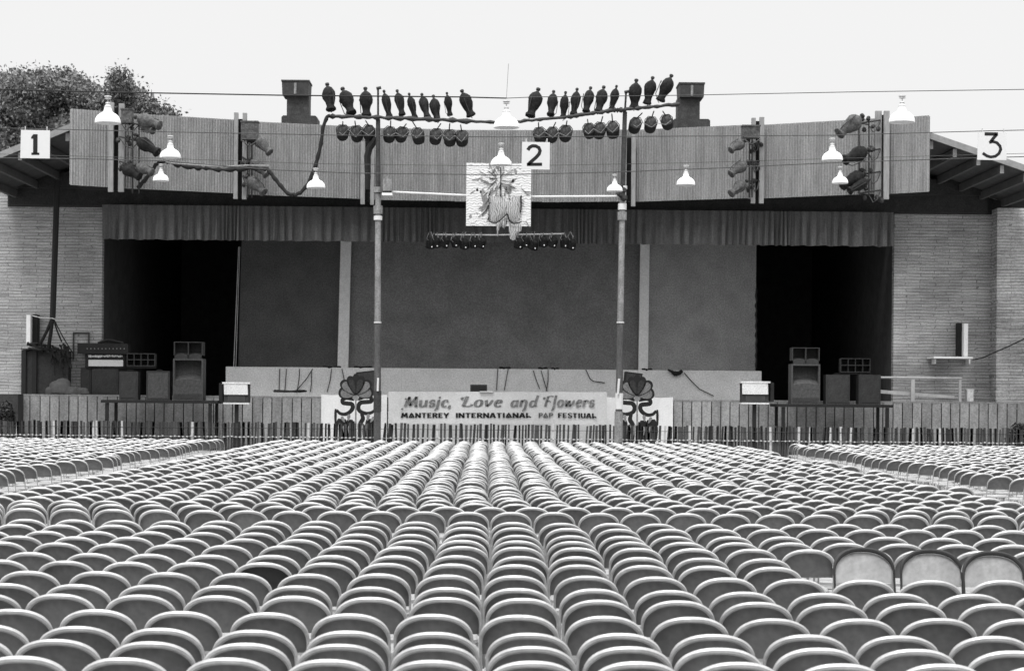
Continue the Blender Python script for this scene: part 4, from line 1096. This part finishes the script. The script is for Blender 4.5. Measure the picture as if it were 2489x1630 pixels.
# second light bar under the valance
YL = 60.4
m = MB(); m.tube([at(1058, 570, YL), at(1200, 571, YL), at(1370, 568, YL)], .022, 6)
tag(m.build('light_bar', M_pipe_white), 'thin white pipe below the painted canvas carrying small lights', 'light bar')
for side_, us in (('left', [1047, 1060, 1083, 1106, 1129, 1152, 1172]), ('right', [1262, 1277, 1298, 1320, 1345, 1372, 1390])):
    for k, u in enumerate(us):
        v = 588 + rnd.uniform(-5, 5); p = at(u, v, YL)
        t = empty('small_spotlight', p, '%s small spotlight from the left on the %s half of the low bar' % (ordinal(k+1), side_), 'spotlight', 'small spotlights under the valance')
        t.scale = (1.4, 1.4, 1.4)
        m = MB(); m.lathe([(.03, .1), (.08, .07), (.10, .0), (.11, -.12), (.09, -.13)], 10, Matrix.Translation(p) @ Matrix.Rotation(R(rnd.uniform(-30, 30)), 4, 'Y') @ Matrix.Rotation(R(25), 4, 'X'), jit=.08); m.build('housing', M_lamp, t, smooth=True)
        m = MB(); q = at(u+2, v+8, YL-.14); m.lathe([(.008, .014), (.016, 0), (.008, -.014)], 8, Matrix.Translation(q)); m.build('lens', M_white, t)  # white bead added as a painted glint on the lamp
        m = MB(); m.tube([p + Vector((0, 0, .08)), at(u+rnd.uniform(-4, 4), 580, YL-.05), at(u+rnd.uniform(-3, 3), 571, YL)], .012, 5)
        m.tube([at(u-3, 571, YL-.04), at(u-7, 580+rnd.uniform(-3, 6), YL-.1), at(u-2, 588, YL-.06)], .007, 4); m.build('hook', M_galv, t)

# ------------------------------------------------------------------ overhead wires, lamps, numbered signs
def wire(pts, Y, rad, lab, mat=None, sag=0):
    m = MB(); P_ = []
    for i in range(len(pts)-1):
        for k in range(8):
            s_ = k/8; u = pts[i][0]+(pts[i+1][0]-pts[i][0])*s_; v = pts[i][1]+(pts[i+1][1]-pts[i][1])*s_ + sag*4*s_*(1-s_)
            P_.append(at(u, v, Y))
    P_.append(at(*pts[-1], Y)); m.tube(P_, rad, 5)
    tag(m.build('overhead_wire', mat or M_wire), lab, 'wire', 'overhead wires across the seating')
wire([(-120, 216), (0, 217), (250, 224), (690, 232), (1120, 236), (1231, 239)], 30.5, .011, 'thickest overhead wire running left from the top middle lamp', M_cable)
wire([(1231, 239), (1300, 236), (1650, 232), (2060, 224), (2192, 222), (2600, 216)], 30.5, .0065, 'thin top overhead wire running right from the top middle lamp')
wire([(-100, 310), (85, 313), (415, 321), (830, 329), (1218, 333), (1700, 331), (2024, 329), (2412, 318), (2600, 314)], 37.5, .0085, 'overhead wire carrying the three numbered signs')
wire([(-100, 380), (0, 384), (200, 386), (390, 391), (662, 413), (865, 421), (1218, 425), (1500, 418), (1737, 409), (2040, 395), (2373, 384), (2600, 378)], 46.5, .011, 'lowest overhead wire in front of the canvas')
wire([(-100, 372), (391, 385), (768, 398), (1218, 404), (1667, 396), (2050, 385), (2600, 370)], 42, .0055, 'very thin overhead wire holding two mid sized lamps')
wire([(1236, 155), (1231, 239)], 30.5, .003, 'hair thin drop wire above the top middle lamp')
def pendant():
    t = empty('pendant_lamp')
    m = MB(); prof = [(.198, .0), (.203, .004), (.203, .03), (.196, .065), (.178, .10), (.15, .132), (.118, .155), (.088, .17), (.070, .185), (.063, .21), (.058, .245)]
    inner = [(r_-.006, z-.004) for r_, z in prof[1:-2]]
    m.lathe(prof, 28, cap=False); m.lathe(inner, 28, cap=False)
    m.build('shade', M_white, t, smooth=True)
    m = MB(); m.lathe([(.058, .245), (.06, .26), (.045, .275), (.032, .30), (.042, .315), (.034, .33), (.01, .335)], 14, cap=False); m.build('socket', M_ceramic, t, smooth=True)
    m = MB(); m.tube([(0, 0, .33), (0, 0, .385)], .008, 5); m.lathe([(.02, .375), (.055, .385), (.035, .40), (.06, .415), (.055, .43), (.02, .435)], 14); m.build('insulator', M_ceramic, t, smooth=True)
    m = MB(); m.lathe([(.02, .17), (.03, .12), (.045, .07), (.03, .03), (.005, .015)], 12); m.build('bulb', M_white, t, smooth=True)
    return t
PL = pendant(); used = False
for (u, v, Y, lab) in [(262, 300, 30.5, 'large white lamp at the top left against the tree'), (1231, 311, 30.5, 'large white lamp at the top middle between the light bars'), (2192, 298, 30.5, 'large white lamp at the top right end of the parapet'),
                    (414, 384, 37.5, 'white lamp just above the black cable at the left'), (1218, 402, 37.5, 'white lamp in front of the top of the painted canvas'), (2023, 390, 37.5, 'upper white lamp left of the far right light cluster'),
                    (768, 457, 42, 'white lamp beside the hanging black cable left of the left mast'), (1667, 450, 42, 'white lamp in front of the parapet right of the right mast'),
                    (391, 440, 46.5, 'white lamp below the black cable at the left'), (1494, 465, 46.5, 'white lamp just left of the top of the right mast'), (2042, 446, 46.5, 'lower white lamp left of the far right light cluster')]:
    o = copy_tree(PL) if used else PL; used = True
    p = at(u, v, Y); o.location = p; o.rotation_euler = (0, R(rnd.uniform(-1.5, 1.5)), rnd.uniform(0, 6)); tag(o, lab, 'lamp', 'white pendant lamps on overhead wires')
    if Y > 46: o.scale = (.95,)*3

def sign(u0, u1, v0, v1, Y, digit, lab, tilt=0):
    a = at(u0, v0, Y); c = at(u1, v1, Y); t = empty('number_sign', ((a.x+c.x)/2, Y, a.z), lab, 'sign', 'numbered signs hung from the overhead wire')
    w_ = c.x-a.x; h_ = a.z-c.z
    m = MB(); m.prism([(a.x, c.z), (c.x, c.z-.003), (c.x-.0, a.z-.004), (a.x+.01, a.z)], Y-.01, Y+.01); m.build('board', M_signw, t)
    m = MB()
    fx = lambda x, z: (a.x + x*w_, c.z + z*h_)
    def rib(pts, th):
        L, Q = [], []; n_ = len(pts)
        for i, p in enumerate(pts):
            p0 = pts[max(0, i-1)]; p1 = pts[min(n_-1, i+1)]; dx, dy = p1[0]-p0[0], p1[1]-p0[1]; l = math.hypot(dx, dy)
            L.append(fx(p[0]-dy/l*th/2, p[1]+dx/l*th/2)); Q.append(fx(p[0]+dy/l*th/2, p[1]-dx/l*th/2))
        m.add([(q[0], Y-.0125, q[1]) for q in L]+[(q[0], Y-.0125, q[1]) for q in Q], [(i, i+n_, i+n_+1, i+1) for i in range(n_-1)])
    if digit == 1:
        rib([(.51, .16), (.51, .84)], .15); m.add([(q[0], Y-.0135, q[1]) for q in (fx(.44,.85), fx(.36,.74), fx(.38,.68), fx(.47,.70), fx(.585,.85))], [(0,1,2,3,4)])
        rib([(.38, .155), (.65, .155)], .08)
    if digit == 2:
        rib([(.22, .70), (.28, .80), (.38, .855), (.50, .85), (.61, .79), (.655, .68), (.62, .56), (.52, .44), (.40, .33), (.30, .24), (.24, .16)], .125)
        rib([(.19, .175), (.73, .185)], .115)
    if digit == 3:
        rib([(.24, .93), (.70, .93)], .12); rib([(.66, .92), (.56, .80), (.46, .66)], .11)
        rib([(.40, .62), (.52, .66), (.66, .62), (.77, .50), (.80, .38), (.74, .23), (.62, .13), (.46, .10), (.32, .14), (.18, .24)], .105)
    m.build('numeral', M_paint_blk, t)
    m = MB()
    for s_ in (.16, .90): m.tube([(a.x+w_*s_, Y, a.z-.01), (a.x+w_*s_, Y, a.z+.07)], .012, 5)
    m.build('hanger', M_ceramic, t)
sign(50, 121, 316, 385, 37.5, 1, 'white square sign with a black numeral 1')
sign(1268, 1336, 345, 412, 37.5, 2, 'white square sign with a black numeral 2')
sign(2376, 2446, 321, 389, 37.5, 3, 'white square sign with a black numeral 3')

# thick black cable across the left half of the parapet
m = MB(); path = [(334,457),(350,440),(368,420),(378,400),(390,394),(410,395),(440,402),(480,408),(500,410),(540,412),(580,411),(620,410),(650,410),(665,430),(680,450),(700,470),(718,474),(732,468),(750,445),(765,410),(772,385),(780,350),(785,310),(795,285),(805,278)]
P_ = []; rad = []
for i in range(len(path)-1):
    for k in range(5):
        s_ = k/5; u = path[i][0]+(path[i+1][0]-path[i][0])*s_; v = path[i][1]+(path[i+1][1]-path[i][1])*s_
        P_.append(at(u, v + 1.2*math.sin(i*2.1+k), 56.2 if u < 400 else 56.8)); rad.append(.058 + (.026*math.sin(i*1.9+k*1.2) if 390 < u < 650 else 0.008*math.sin(i+k)))
m.tube(P_, rad, 8); m.build
o = m.build('power_cable', M_cable, smooth=True); tag(o, 'thick black cable looping across the left parapet up to the light bar', 'cable')
m = MB(); m.tube([at(u, v, 56.35) for u, v in [(380, 391), (420, 397), (470, 401), (540, 405), (600, 402), (655, 403)]], .02, 5)
tag(m.build('support_rope', M_galv), 'pale rope carrying the thick black cable', 'rope')
m = MB(); m.tube([at(u, v, 57.2) for u, v in [(915, 335), (898, 360), (893, 380), (894, 430), (893, 460)]], [.1, .1, .1, .09, .08], 8)
tag(m.build('cable_bundle', M_cable, smooth=True), 'thick black cable bundle hanging beside the left mast top', 'cable')

# ------------------------------------------------------------------ platforms and sound gear
def platform(u0, u1, v, legs, Y0, Y1, lab):
    a = at(u0, v, Y0); c = at(u1, v, Y0); z = a.z; t = empty('side_platform', ((a.x+c.x)/2, Y0, 0), lab, 'platform', 'dark platforms for the loudspeakers')
    m = MB(); m.box(a.x, c.x, Y0, Y1, z-.09, z); m.build('top', M_ampd, t)
    for u in legs:
        x = at(u, v, Y0).x; m = MB(); m.box(x-.05, x+.05, Y0+.03, Y0+.13, 0, z-.093); m.build('leg', M_ampd, t)
        m = MB(); m.box(x-.045, x+.045, Y1-.14, Y1-.04, 0, z-.093); m.build('leg', M_ampd, t)
    return z
Y0, Y1 = 59.0, 60.6
zl = platform(245, 527, 971, [259, 510], Y0, Y1, 'dark platform on posts in front of the left stage front')
zr = platform(1890, 2172, 981, [1905, 2158], Y0, Y1, 'dark platform on posts in front of the right stage front')
def wbox(m, u0, u1, v0, v1, Y, d, mi=0, z0=None):
    a = at(u0, v0, Y); c = at(u1, v1, Y); m.box(a.x, c.x, Y, Y+d, c.z if z0 is None else z0, a.z, mi)
def horn_stack(u0, u1, v0, vm1, vm2, v3, Y, z0, lab):
    a = at(u0, v0, Y); c = at(u1, v3, Y); xw = c.x-a.x; xm = (a.x+c.x)/2
    t = empty('horn_speaker_stack', (xm, Y, z0), lab, 'speaker stack', 'horn speaker stacks on the platforms')
    zt1 = a.z; z1 = at(u0, vm1, Y).z; z2 = at(u0, vm2, Y).z
    # lower bass bin
    m = MB(); m.box(a.x, c.x, Y, Y+.6, z0+.004, z2); m.build('bass_cabinet', M_ampg, t)
    m = MB(); m.box(a.x+.04, c.x-.04, Y-.012, Y, z0+.05, z0+(z2-z0)*.45); m.build('grille', M_amp, t)
    # big flared horn mouth: frame with curved recess
    zf0, zf1 = z2+.003, z1; m = MB()
    m.box(a.x, a.x+.05, Y, Y+.6, zf0, zf1); m.box(c.x-.05, c.x, Y, Y+.6, zf0, zf1); m.box(a.x+.05, c.x-.05, Y, Y+.6, zf1-.05, zf1)
    n_ = 14; vs = []
    for i in range(n_+1):
        s_ = i/n_; x = a.x+.05+(xw-.1)*s_; cz = zf0 + .22 + .07*math.sin(math.pi*s_)
        vs += [(x, Y+.02, zf0), (x, Y+.02, zf0+.16+.05*math.sin(math.pi*s_)), (x, Y+.35, cz+.12), (x, Y+.5, zf1-.05)]
    m.add(vs, [(i*4+k, (i+1)*4+k, (i+1)*4+k+1, i*4+k+1) for i in range(n_) for k in range(3)])
    m.build('horn_mouth', M_ampg, t)
    # top: two cell horn
    m = MB(); z3 = z1+.003
    for s_ in (0, .5, 1): m.box(a.x+.02+(xw-.07)*s_, a.x+.05+(xw-.07)*s_, Y, Y+.5, z3+.1, zt1)
    m.box(a.x+.02, c.x-.02, Y, Y+.5, zt1, zt1+.025)
    for h in (0, 1):
        vs = []; x0_ = a.x+.05+h*(xw-.07)/2; wd = (xw-.07)/2-.03
        for i in range(9):
            s_ = i/8; vs += [(x0_+wd*s_, Y+.0, z3), (x0_+wd*s_, Y+.0, z3+.09+.05*math.sin(math.pi*s_)), (x0_+wd*s_, Y+.4, z3+.22), (x0_+wd*s_, Y+.42, zt1)]
        m.add(vs, [(i*4+k, (i+1)*4+k, (i+1)*4+k+1, i*4+k+1) for i in range(8) for k in range(3)])
    m.build('treble_horn', M_amp, t)
horn_stack(421, 493, 832, 871, 938, 971, 59.6, zl, 'tall horn speaker stack on the left platform')
horn_stack(1924, 1993, 846, 884, 948, 981, 59.6, zr, 'tall horn speaker stack on the right platform')
def cabinet(u0, u1, v0, Y, z0, d, lab, front=M_amp, body=M_ampd, name='amplifier_cabinet'):
    a = at(u0, v0, Y); c = at(u1, v0, Y); t = empty(name, ((a.x+c.x)/2, Y, z0), lab, 'speaker cabinet', 'amplifier cabinets beside the stage')
    m = MB(); m.box(a.x, c.x, Y, Y+d, z0+.004, a.z); m.build('case', body, t)
    m = MB(); m.box(a.x+.05, c.x-.05, Y-.012, Y-.001, z0+.06, a.z-.06); m.build('grille', front, t)
    m = MB(); xm = (a.x+c.x)/2; m.tube([(xm-.09, Y+d/2, a.z), (xm-.08, Y+d/2, a.z+.035), (xm+.08, Y+d/2, a.z+.035), (xm+.09, Y+d/2, a.z)], .01, 5); m.build('handle', M_metal, t)
cabinet(290, 335, 902, 59.7, zl, .5, 'dark amplifier cabinet with dim grille on the left platform', M_amp, M_amp)
cabinet(356, 413, 901, 59.7, zl, .5, 'amplifier cabinet with paler grille beside the left horn stack', M_ampg, M_amp)
cabinet(223, 288, 896, 61.5, STZ, .6, 'wide dark cabinet under the mixing console', M_amp, M_amp)
cabinet(196, 222, 893, 61.6, STZ, .5, 'narrow dark cabinet left of the mixing console stand', M_amp, M_amp)
cabinet(2008, 2066, 910, 59.7, zr, .5, 'left amplifier cabinet beside the right horn stack', M_amp, M_amp)
cabinet(2088, 2141, 910, 59.7, zr, .5, 'right amplifier cabinet at the outer end of the right platform', M_amp, M_amp)
def multicell(u0, u1, v0, v1, Y, n_, lab):
    a = at(u0, v0, Y); c = at(u1, v1, Y); t = empty('multicell_horn', ((a.x+c.x)/2, Y, c.z), lab, 'horn', 'multicell horns on the amplifier cabinets')
    m = MB(); w_ = (c.x-a.x)
    for i in range(n_+1): x = a.x+w_*i/n_; m.box(x-.010, x+.010, Y, Y+.3, c.z, a.z)
    for z in (c.z, (a.z+c.z)/2, a.z): m.box(a.x+.0, c.x, Y-.004, Y+.29, z-.012, z+.012)
    m.build('cells', M_amp, t)
    m = MB(); m.box(a.x+.01, c.x-.01, Y+.3, Y+.4, c.z, a.z); m.build('throat', M_ampd, t)
    m = MB(); m.box(a.x, c.x, Y+.05, Y+.35, c.z-.07, c.z-.013); m.build('cradle', M_ampd, t)
multicell(309, 376, 859, 889, 59.9, 4, 'multicell horn over the left amplifier cabinets')
multicell(2044, 2115, 871, 904, 59.9, 4, 'multicell horn over the right amplifier cabinets')
# console with keys
a = at(188, 836, 61.4); t = empty('mixing_console', (at(250, 836, 61.4).x, 61.4, STZ), 'black mixing console with white key panel at the left of the stage', 'mixing console')
m = MB(); wbox(m, 188, 311, 834, 860, 61.4, .5); wbox(m, 207, 302, 860, 894, 61.5, .5); m.build('case', M_ampd, t)
m = MB(); wbox(m, 215, 299, 874, 890, 61.47, .028); m.build('white_panel', M_keys, t)
m = MB()
for i in range(22):
    wbox(m, 215+i*3.8, 217.6+i*3.8, 862+rnd.uniform(0, 2), 869-rnd.uniform(0, 3), 61.46, .035)
m.build('keys', M_keys, t)
m = MB()
for i in range(11): q = at(212+i*9, 847, 61.38); m.lathe([(.018, .012), (.018, -.012)], 8, Matrix.Translation(q) @ Matrix.Rotation(R(90), 4, 'X'))
m.build('knobs', M_galv, t)
m = MB(); m.tube([at(238, 834, 61.6), at(262, 826, 61.6), at(280, 829, 61.6), at(300, 834, 61.6)], .05, 7); m.build('cable_roll', M_cable, t)
# left dark rack with pile of cables
a = at(52, 848, 61.4); t = empty('equipment_rack', (at(100, 848, 61.4).x, 61.4, STZ), 'black equipment rack heaped with cables at the far left of the stage', 'equipment rack')
m = MB(); wbox(m, 52, 62, 850, 957, 61.4, .6, 0, STZ+.004); wbox(m, 78, 88, 850, 957, 61.4, .6, 0, STZ+.004); wbox(m, 62, 78, 852, 957, 61.5, .45, 1, STZ+.004); wbox(m, 88, 165, 852, 957, 61.5, .45, 1, STZ+.004); wbox(m, 50, 140, 846, 850, 61.38, .64, 2); m.build('case', [M_ampd, M_amp, M_ampg], t)
m = MB(); r9 = random.Random(4)
for i in range(26):
    u = r9.uniform(62, 168); v = r9.uniform(832, 850); pts = [at(u, v, 61.3)]
    for k in range(6): u += r9.uniform(-4, 16)*(1 if u < 130 else .4); v += r9.uniform(-5, 22)*(k > 1 and u > 120 or .15); pts.append(at(u, min(v, 950), 61.3+r9.uniform(-.05, .05)))
    m.tube(pts, r9.uniform(.02, .045), 6)
m.build('cable_pile', M_cable, t, smooth=True)
m = MB()
for (u, v, rx, rz) in [(135, 940, 16, 16), (152, 937, 22, 20), (175, 948, 20, 10), (200, 949, 16, 8), (120, 948, 10, 9)]:
    q = at(u, v, 61.15); m.lathe([(.01, .95), (.55, .8), (.85, .45), (.95, 0), (.98, -.5), (.95, -.9)], 12, Matrix.Translation(q) @ Matrix.Diagonal((rx/F*61, .12, rz/F*61, 1)), jit=.12)
o = m.build('tarpaulin', M_tarp, smooth=True); tag(o, 'crumpled grey tarpaulin lying on the stage edge below the rack', 'tarpaulin')
# cable drop down the left wall
m = MB(); m.tube([at(139, 440, 60.9), at(134, 600, 60.9), at(128, 772, 60.9)], .095, 8)
for (u, v, r_) in [(98, 835, .05), (118, 845, .06), (150, 830, .025), (178, 860, .02)]: m.tube([at(128, 770, 60.9), at((128+u)/2, (770+v)/2+4, 60.95), at(u, v, 61.2)], r_, 6)
tag(m.build('cable_bundle', M_cable, smooth=True), 'thick black cable drop splitting above the left equipment rack', 'cable')
m = MB(); m.tube([at(78, 767, 61.5), at(100, 772, 61.2), at(128, 773, 60.8), at(132, 775, 60.8)], .014, 5); tag(m.build('tie_rope', M_pipe_white), 'pale rope tying the black cable drop to the board', 'rope')
# wall boards with shelf
def wallboard(u0, u1, ud, v0, v1, lab):
    m = MB(); a = at(u0, v0, 61.35); c = at(u1, v1, 61.35); m.box(a.x, c.x, 61.35, 61.99, c.z, a.z)
    sg = 1 if ud > u0 else -1
    e = at(ud, v0, 61.6)
    m.box(min(c.x if sg > 0 else a.x, e.x), max(c.x if sg > 0 else a.x, e.x), 61.6, 61.98, c.z, a.z+.03, 1)  # black block puts the board's side shade into the colour
    tag(m.build('wall_board', [M_sheet, M_ampd]), lab, 'board', 'upright boards on the side walls')
wallboard(64, 73.5, 90, 765, 838, 'white edged upright board on the left brick wall'); wallboard(2343, 2352.5, 2330, 786, 866, 'white edged upright board on the right brick wall')
m = MB(); a = at(2270, 866, 61.0); c = at(2365, 871, 61.0); m.box(a.x, c.x, 61.0, 61.98, c.z, a.z)
for u in (2274, 2357): q = at(u, 872, 61.5); m.box(q.x-.02, q.x+.02, 61.5, 61.98, q.z-.16, q.z-.005)
tag(m.build('wall_shelf', M_pillar), 'pale shelf on brackets on the right brick wall', 'shelf')
m = MB(); m.tube([at(u, v, 60.9) for u, v in [(2364, 874), (2390, 869), (2420, 855), (2455, 840), (2500, 818), (2540, 795)]], .022, 6)
tag(m.build('loose_cable', M_cable), 'black cable rising to the right from the wall shelf', 'cable')
m = MB(); wbox(m, 2351, 2366, 948, 975, 61.2, .3); wbox(m, 2349, 2368, 945, 948.5, 61.19, .32)
tag(m.build('small_crate', M_riser), 'small pale crate on the stage edge below the shelf', 'crate')
# picture-frame mark on the left wall
m = MB(); a = at(177, 807, 61.93); c = at(217, 850, 61.93)
for bx in [(a.x, c.x, a.z-.04, a.z), (a.x, a.x+.04, c.z-.3, a.z-.042), (c.x-.04, c.x, c.z-.3, a.z-.042)]: m.box(bx[0], bx[1], 61.93, 61.985, bx[2], bx[3])
tag(m.build('door_frame', M_vent), 'thin dark door frame on the left brick wall', 'door frame')
# railing
t = empty('railing', (at(2240, 970, 61.1).x, 61.1, STZ), 'pale pipe railing on the right end of the stage', 'railing')
m = MB(); m.tube([at(2141, 917, 61.1), at(2338, 919, 61.1)], .035, 8); m.build('rail', M_railp, t)
m = MB(); a = at(2141, 947, 61.12); c = at(2320, 962, 61.12); m.prism([(a.x, a.z-.11), (c.x, c.z-.08), (c.x, c.z+.01), (a.x, a.z)], 61.12, 61.16); m.build('rail', M_railp, t)
for u, w_ in ((2219, 4.5), (2334, 3)):
    q = at(u, 922, 61.05); m = MB(); m.box(q.x-w_/F*61, q.x+w_/F*61, 61.03, 61.10, STZ+.006, q.z); m.build('post', M_railp, t)
# white topped boxes on posts
def postbox(u0, u1, v0, v1, sd, Y, lab):
    a = at(u0, v0, Y); c = at(u1, v1, Y); t = empty('control_box', ((a.x+c.x)/2, Y, 0), lab, 'control box', 'white topped boxes on posts before the stage')
    H_ = a.z-c.z; zs = a.z-.08*H_; zm = a.z-.57*H_
    m = MB(); m.box(a.x+.02, c.x-.02, Y, Y+.5, c.z+.05, a.z-.06); m.build('case', M_amp, t)
    m = MB(); m.box(a.x-.03, c.x+.03, Y-.06, Y+.55, a.z-.055, a.z); m.build('lid', M_riser, t)
    m = MB(); m.prism([(a.x+.03, zm), (c.x-.03, zm), (c.x-.045, zs), (a.x+.02, zs)], Y-.045, Y-.003); m.build('front_panel', M_riser, t)
    m = MB(); m.box(a.x+.17, c.x-.16, Y-.012, Y-.001, c.z+.12, zm-.04); m.build('slot', M_black, t)
    m = MB(); m.box(a.x+.14, c.x-.13, Y-.008, Y-.0005, c.z+.095, zm-.02); m.build('slot_frame', M_ampg, t)
    m = MB(); m.box(a.x, c.x, Y-.05, Y+.5, c.z, c.z+.045); m.build('base_board', M_riser, t)
    s_ = -1 if sd < 0 else 1; m = MB(); x = (a.x-.17) if s_ < 0 else c.x+.02
    m.box(x+.03, x+.14, Y+.05, Y+.45, c.z+.08, a.z-.03); m.build('side_pack', M_ampd, t)
    xm = (a.x+c.x)/2; m = MB(); m.box(xm-.055, xm+.055, Y+.1, Y+.22, 0, c.z-.003); m.build('post', M_ampd, t)
postbox(543, 605, 928, 982, -1, 59.2, 'white topped box on a post right of the left platform')
postbox(1802, 1869, 926, 982, 1, 59.2, 'white topped box on a post left of the right platform')
# small amp on the stage edge and cables over the riser
p = at(1163, 941, 61.8); t = empty('small_amplifier', (p.x, 61.8, STZ), 'small dark amplifier on the stage above the banner', 'amplifier')
m = MB(); wbox(m, 1143, 1184, 934, 950, 61.8, .3, 0, STZ+.004); m.build('case', M_amp, t); m = MB(); wbox(m, 1146, 1181, 937, 947, 61.785, .012); m.build('grille', M_ampd, t)
m = MB()
wbox(m, 1166, 1199, 950.5, 952.2, 60.12, .12); tag(m.build('music_stand_tray', M_pillar), 'pale tray resting on top of the banner', 'tray')
def cablerun(pts, Y, r_, lab, grp='thin cables draped over the pale stage platform'):
    m = MB(); m.tube([at(u, v, Y + (.0)) for u, v in pts], r_, 5); tag(m.build('stage_cable', M_cable), lab, 'cable', grp)
runs = [([(680, 896), (679, 925), (678, 950)], 'cable down the left part of the pale stage platform, leftmost'), ([(696, 896), (694, 930), (692, 950)], 'second cable from the left on the pale stage platform'),
        ([(728, 896), (727, 920), (722, 950)], 'third cable from the left on the pale stage platform'), ([(760, 896), (745, 920), (728, 940), (718, 952)], 'slanting cable below the left backdrop'), ([(757, 900), (757, 930), (754, 952)], 'upright cable crossing a slanting one below the left backdrop'),
        ([(806, 896), (802, 925), (795, 952)], 'cable left of the left flower cutout'), ([(831, 896), (835, 915), (838, 935)], 'cable just above the left flower cutout'),
        ([(1210, 896), (1208, 925), (1207, 948)], 'cable down the middle of the pale platform, leftmost of that bunch'), ([(1235, 896), (1230, 925), (1226, 948)], 'cable right of the middle of the pale platform'),
        ([(1296, 900), (1304, 925), (1312, 945)], 'cable slanting right above the word Flowers'), ([(1315, 900), (1322, 925), (1330, 950)], 'left cable of the crossing pair above Flowers'), ([(1332, 898), (1332, 925), (1328, 950)], 'right cable of the crossing pair above Flowers'),
        ([(1424, 898), (1434, 920), (1442, 926), (1470, 930)], 'curling cable left of the right mast'), ([(1663, 906), (1680, 925), (1700, 945), (1735, 962)], 'cable slanting down right below the right backdrop')]
for pts, lab in runs: cablerun(pts, 63.95, .014, lab)
for (u0, u1, v, lab) in [(782, 828, 892, 'dark cable coil on the platform left of the left pillar'), (858, 904, 892, 'dark cable coil on the platform behind the left flower cutout'), (1213, 1240, 894, 'dark cable coil on the platform near the stage middle'), (1308, 1330, 895, 'left small cable coil above the word Flowers'), (1340, 1358, 896, 'right small cable coil above the word Flowers'), (1560, 1585, 898, 'dark cable coil at the foot of the right pillar'), (660, 745, 950, 'flat dark cable heap on the stage left of the left flower cutout')]:
    Y = 64.2 if v < 940 else 62.3; m = MB(); pts = []
    for i in range(30):
        a_ = i*.9; pts.append(at((u0+u1)/2 + (u1-u0)/2*math.cos(a_)*(1-i*.012), v + 1.6*math.sin(i*1.7), Y) + Vector((0, .2*math.sin(a_), 0)))
    m.tube(pts, .028, 5); tag(m.build('cable_coil', M_cable, smooth=True), lab, 'cable', 'cable coils lying on the stage')
m = MB(); m.tube([at(u, v, 63.9) for u, v in [(1623, 898), (1632, 902), (1640, 908), (1652, 906), (1658, 900)]], [.03, .05, .09, .08, .06], 6); m.tube([at(u, v, 63.9) for u, v in [(1636, 905), (1645, 912), (1650, 905), (1640, 903)]], .035, 5)
tag(m.build('cable_bunch', M_cable, smooth=True), 'black hooked bunch of cable hanging below the right backdrop', 'cable')

for o in list(bpy.data.objects):
    if '_o' in o: del o['_o']
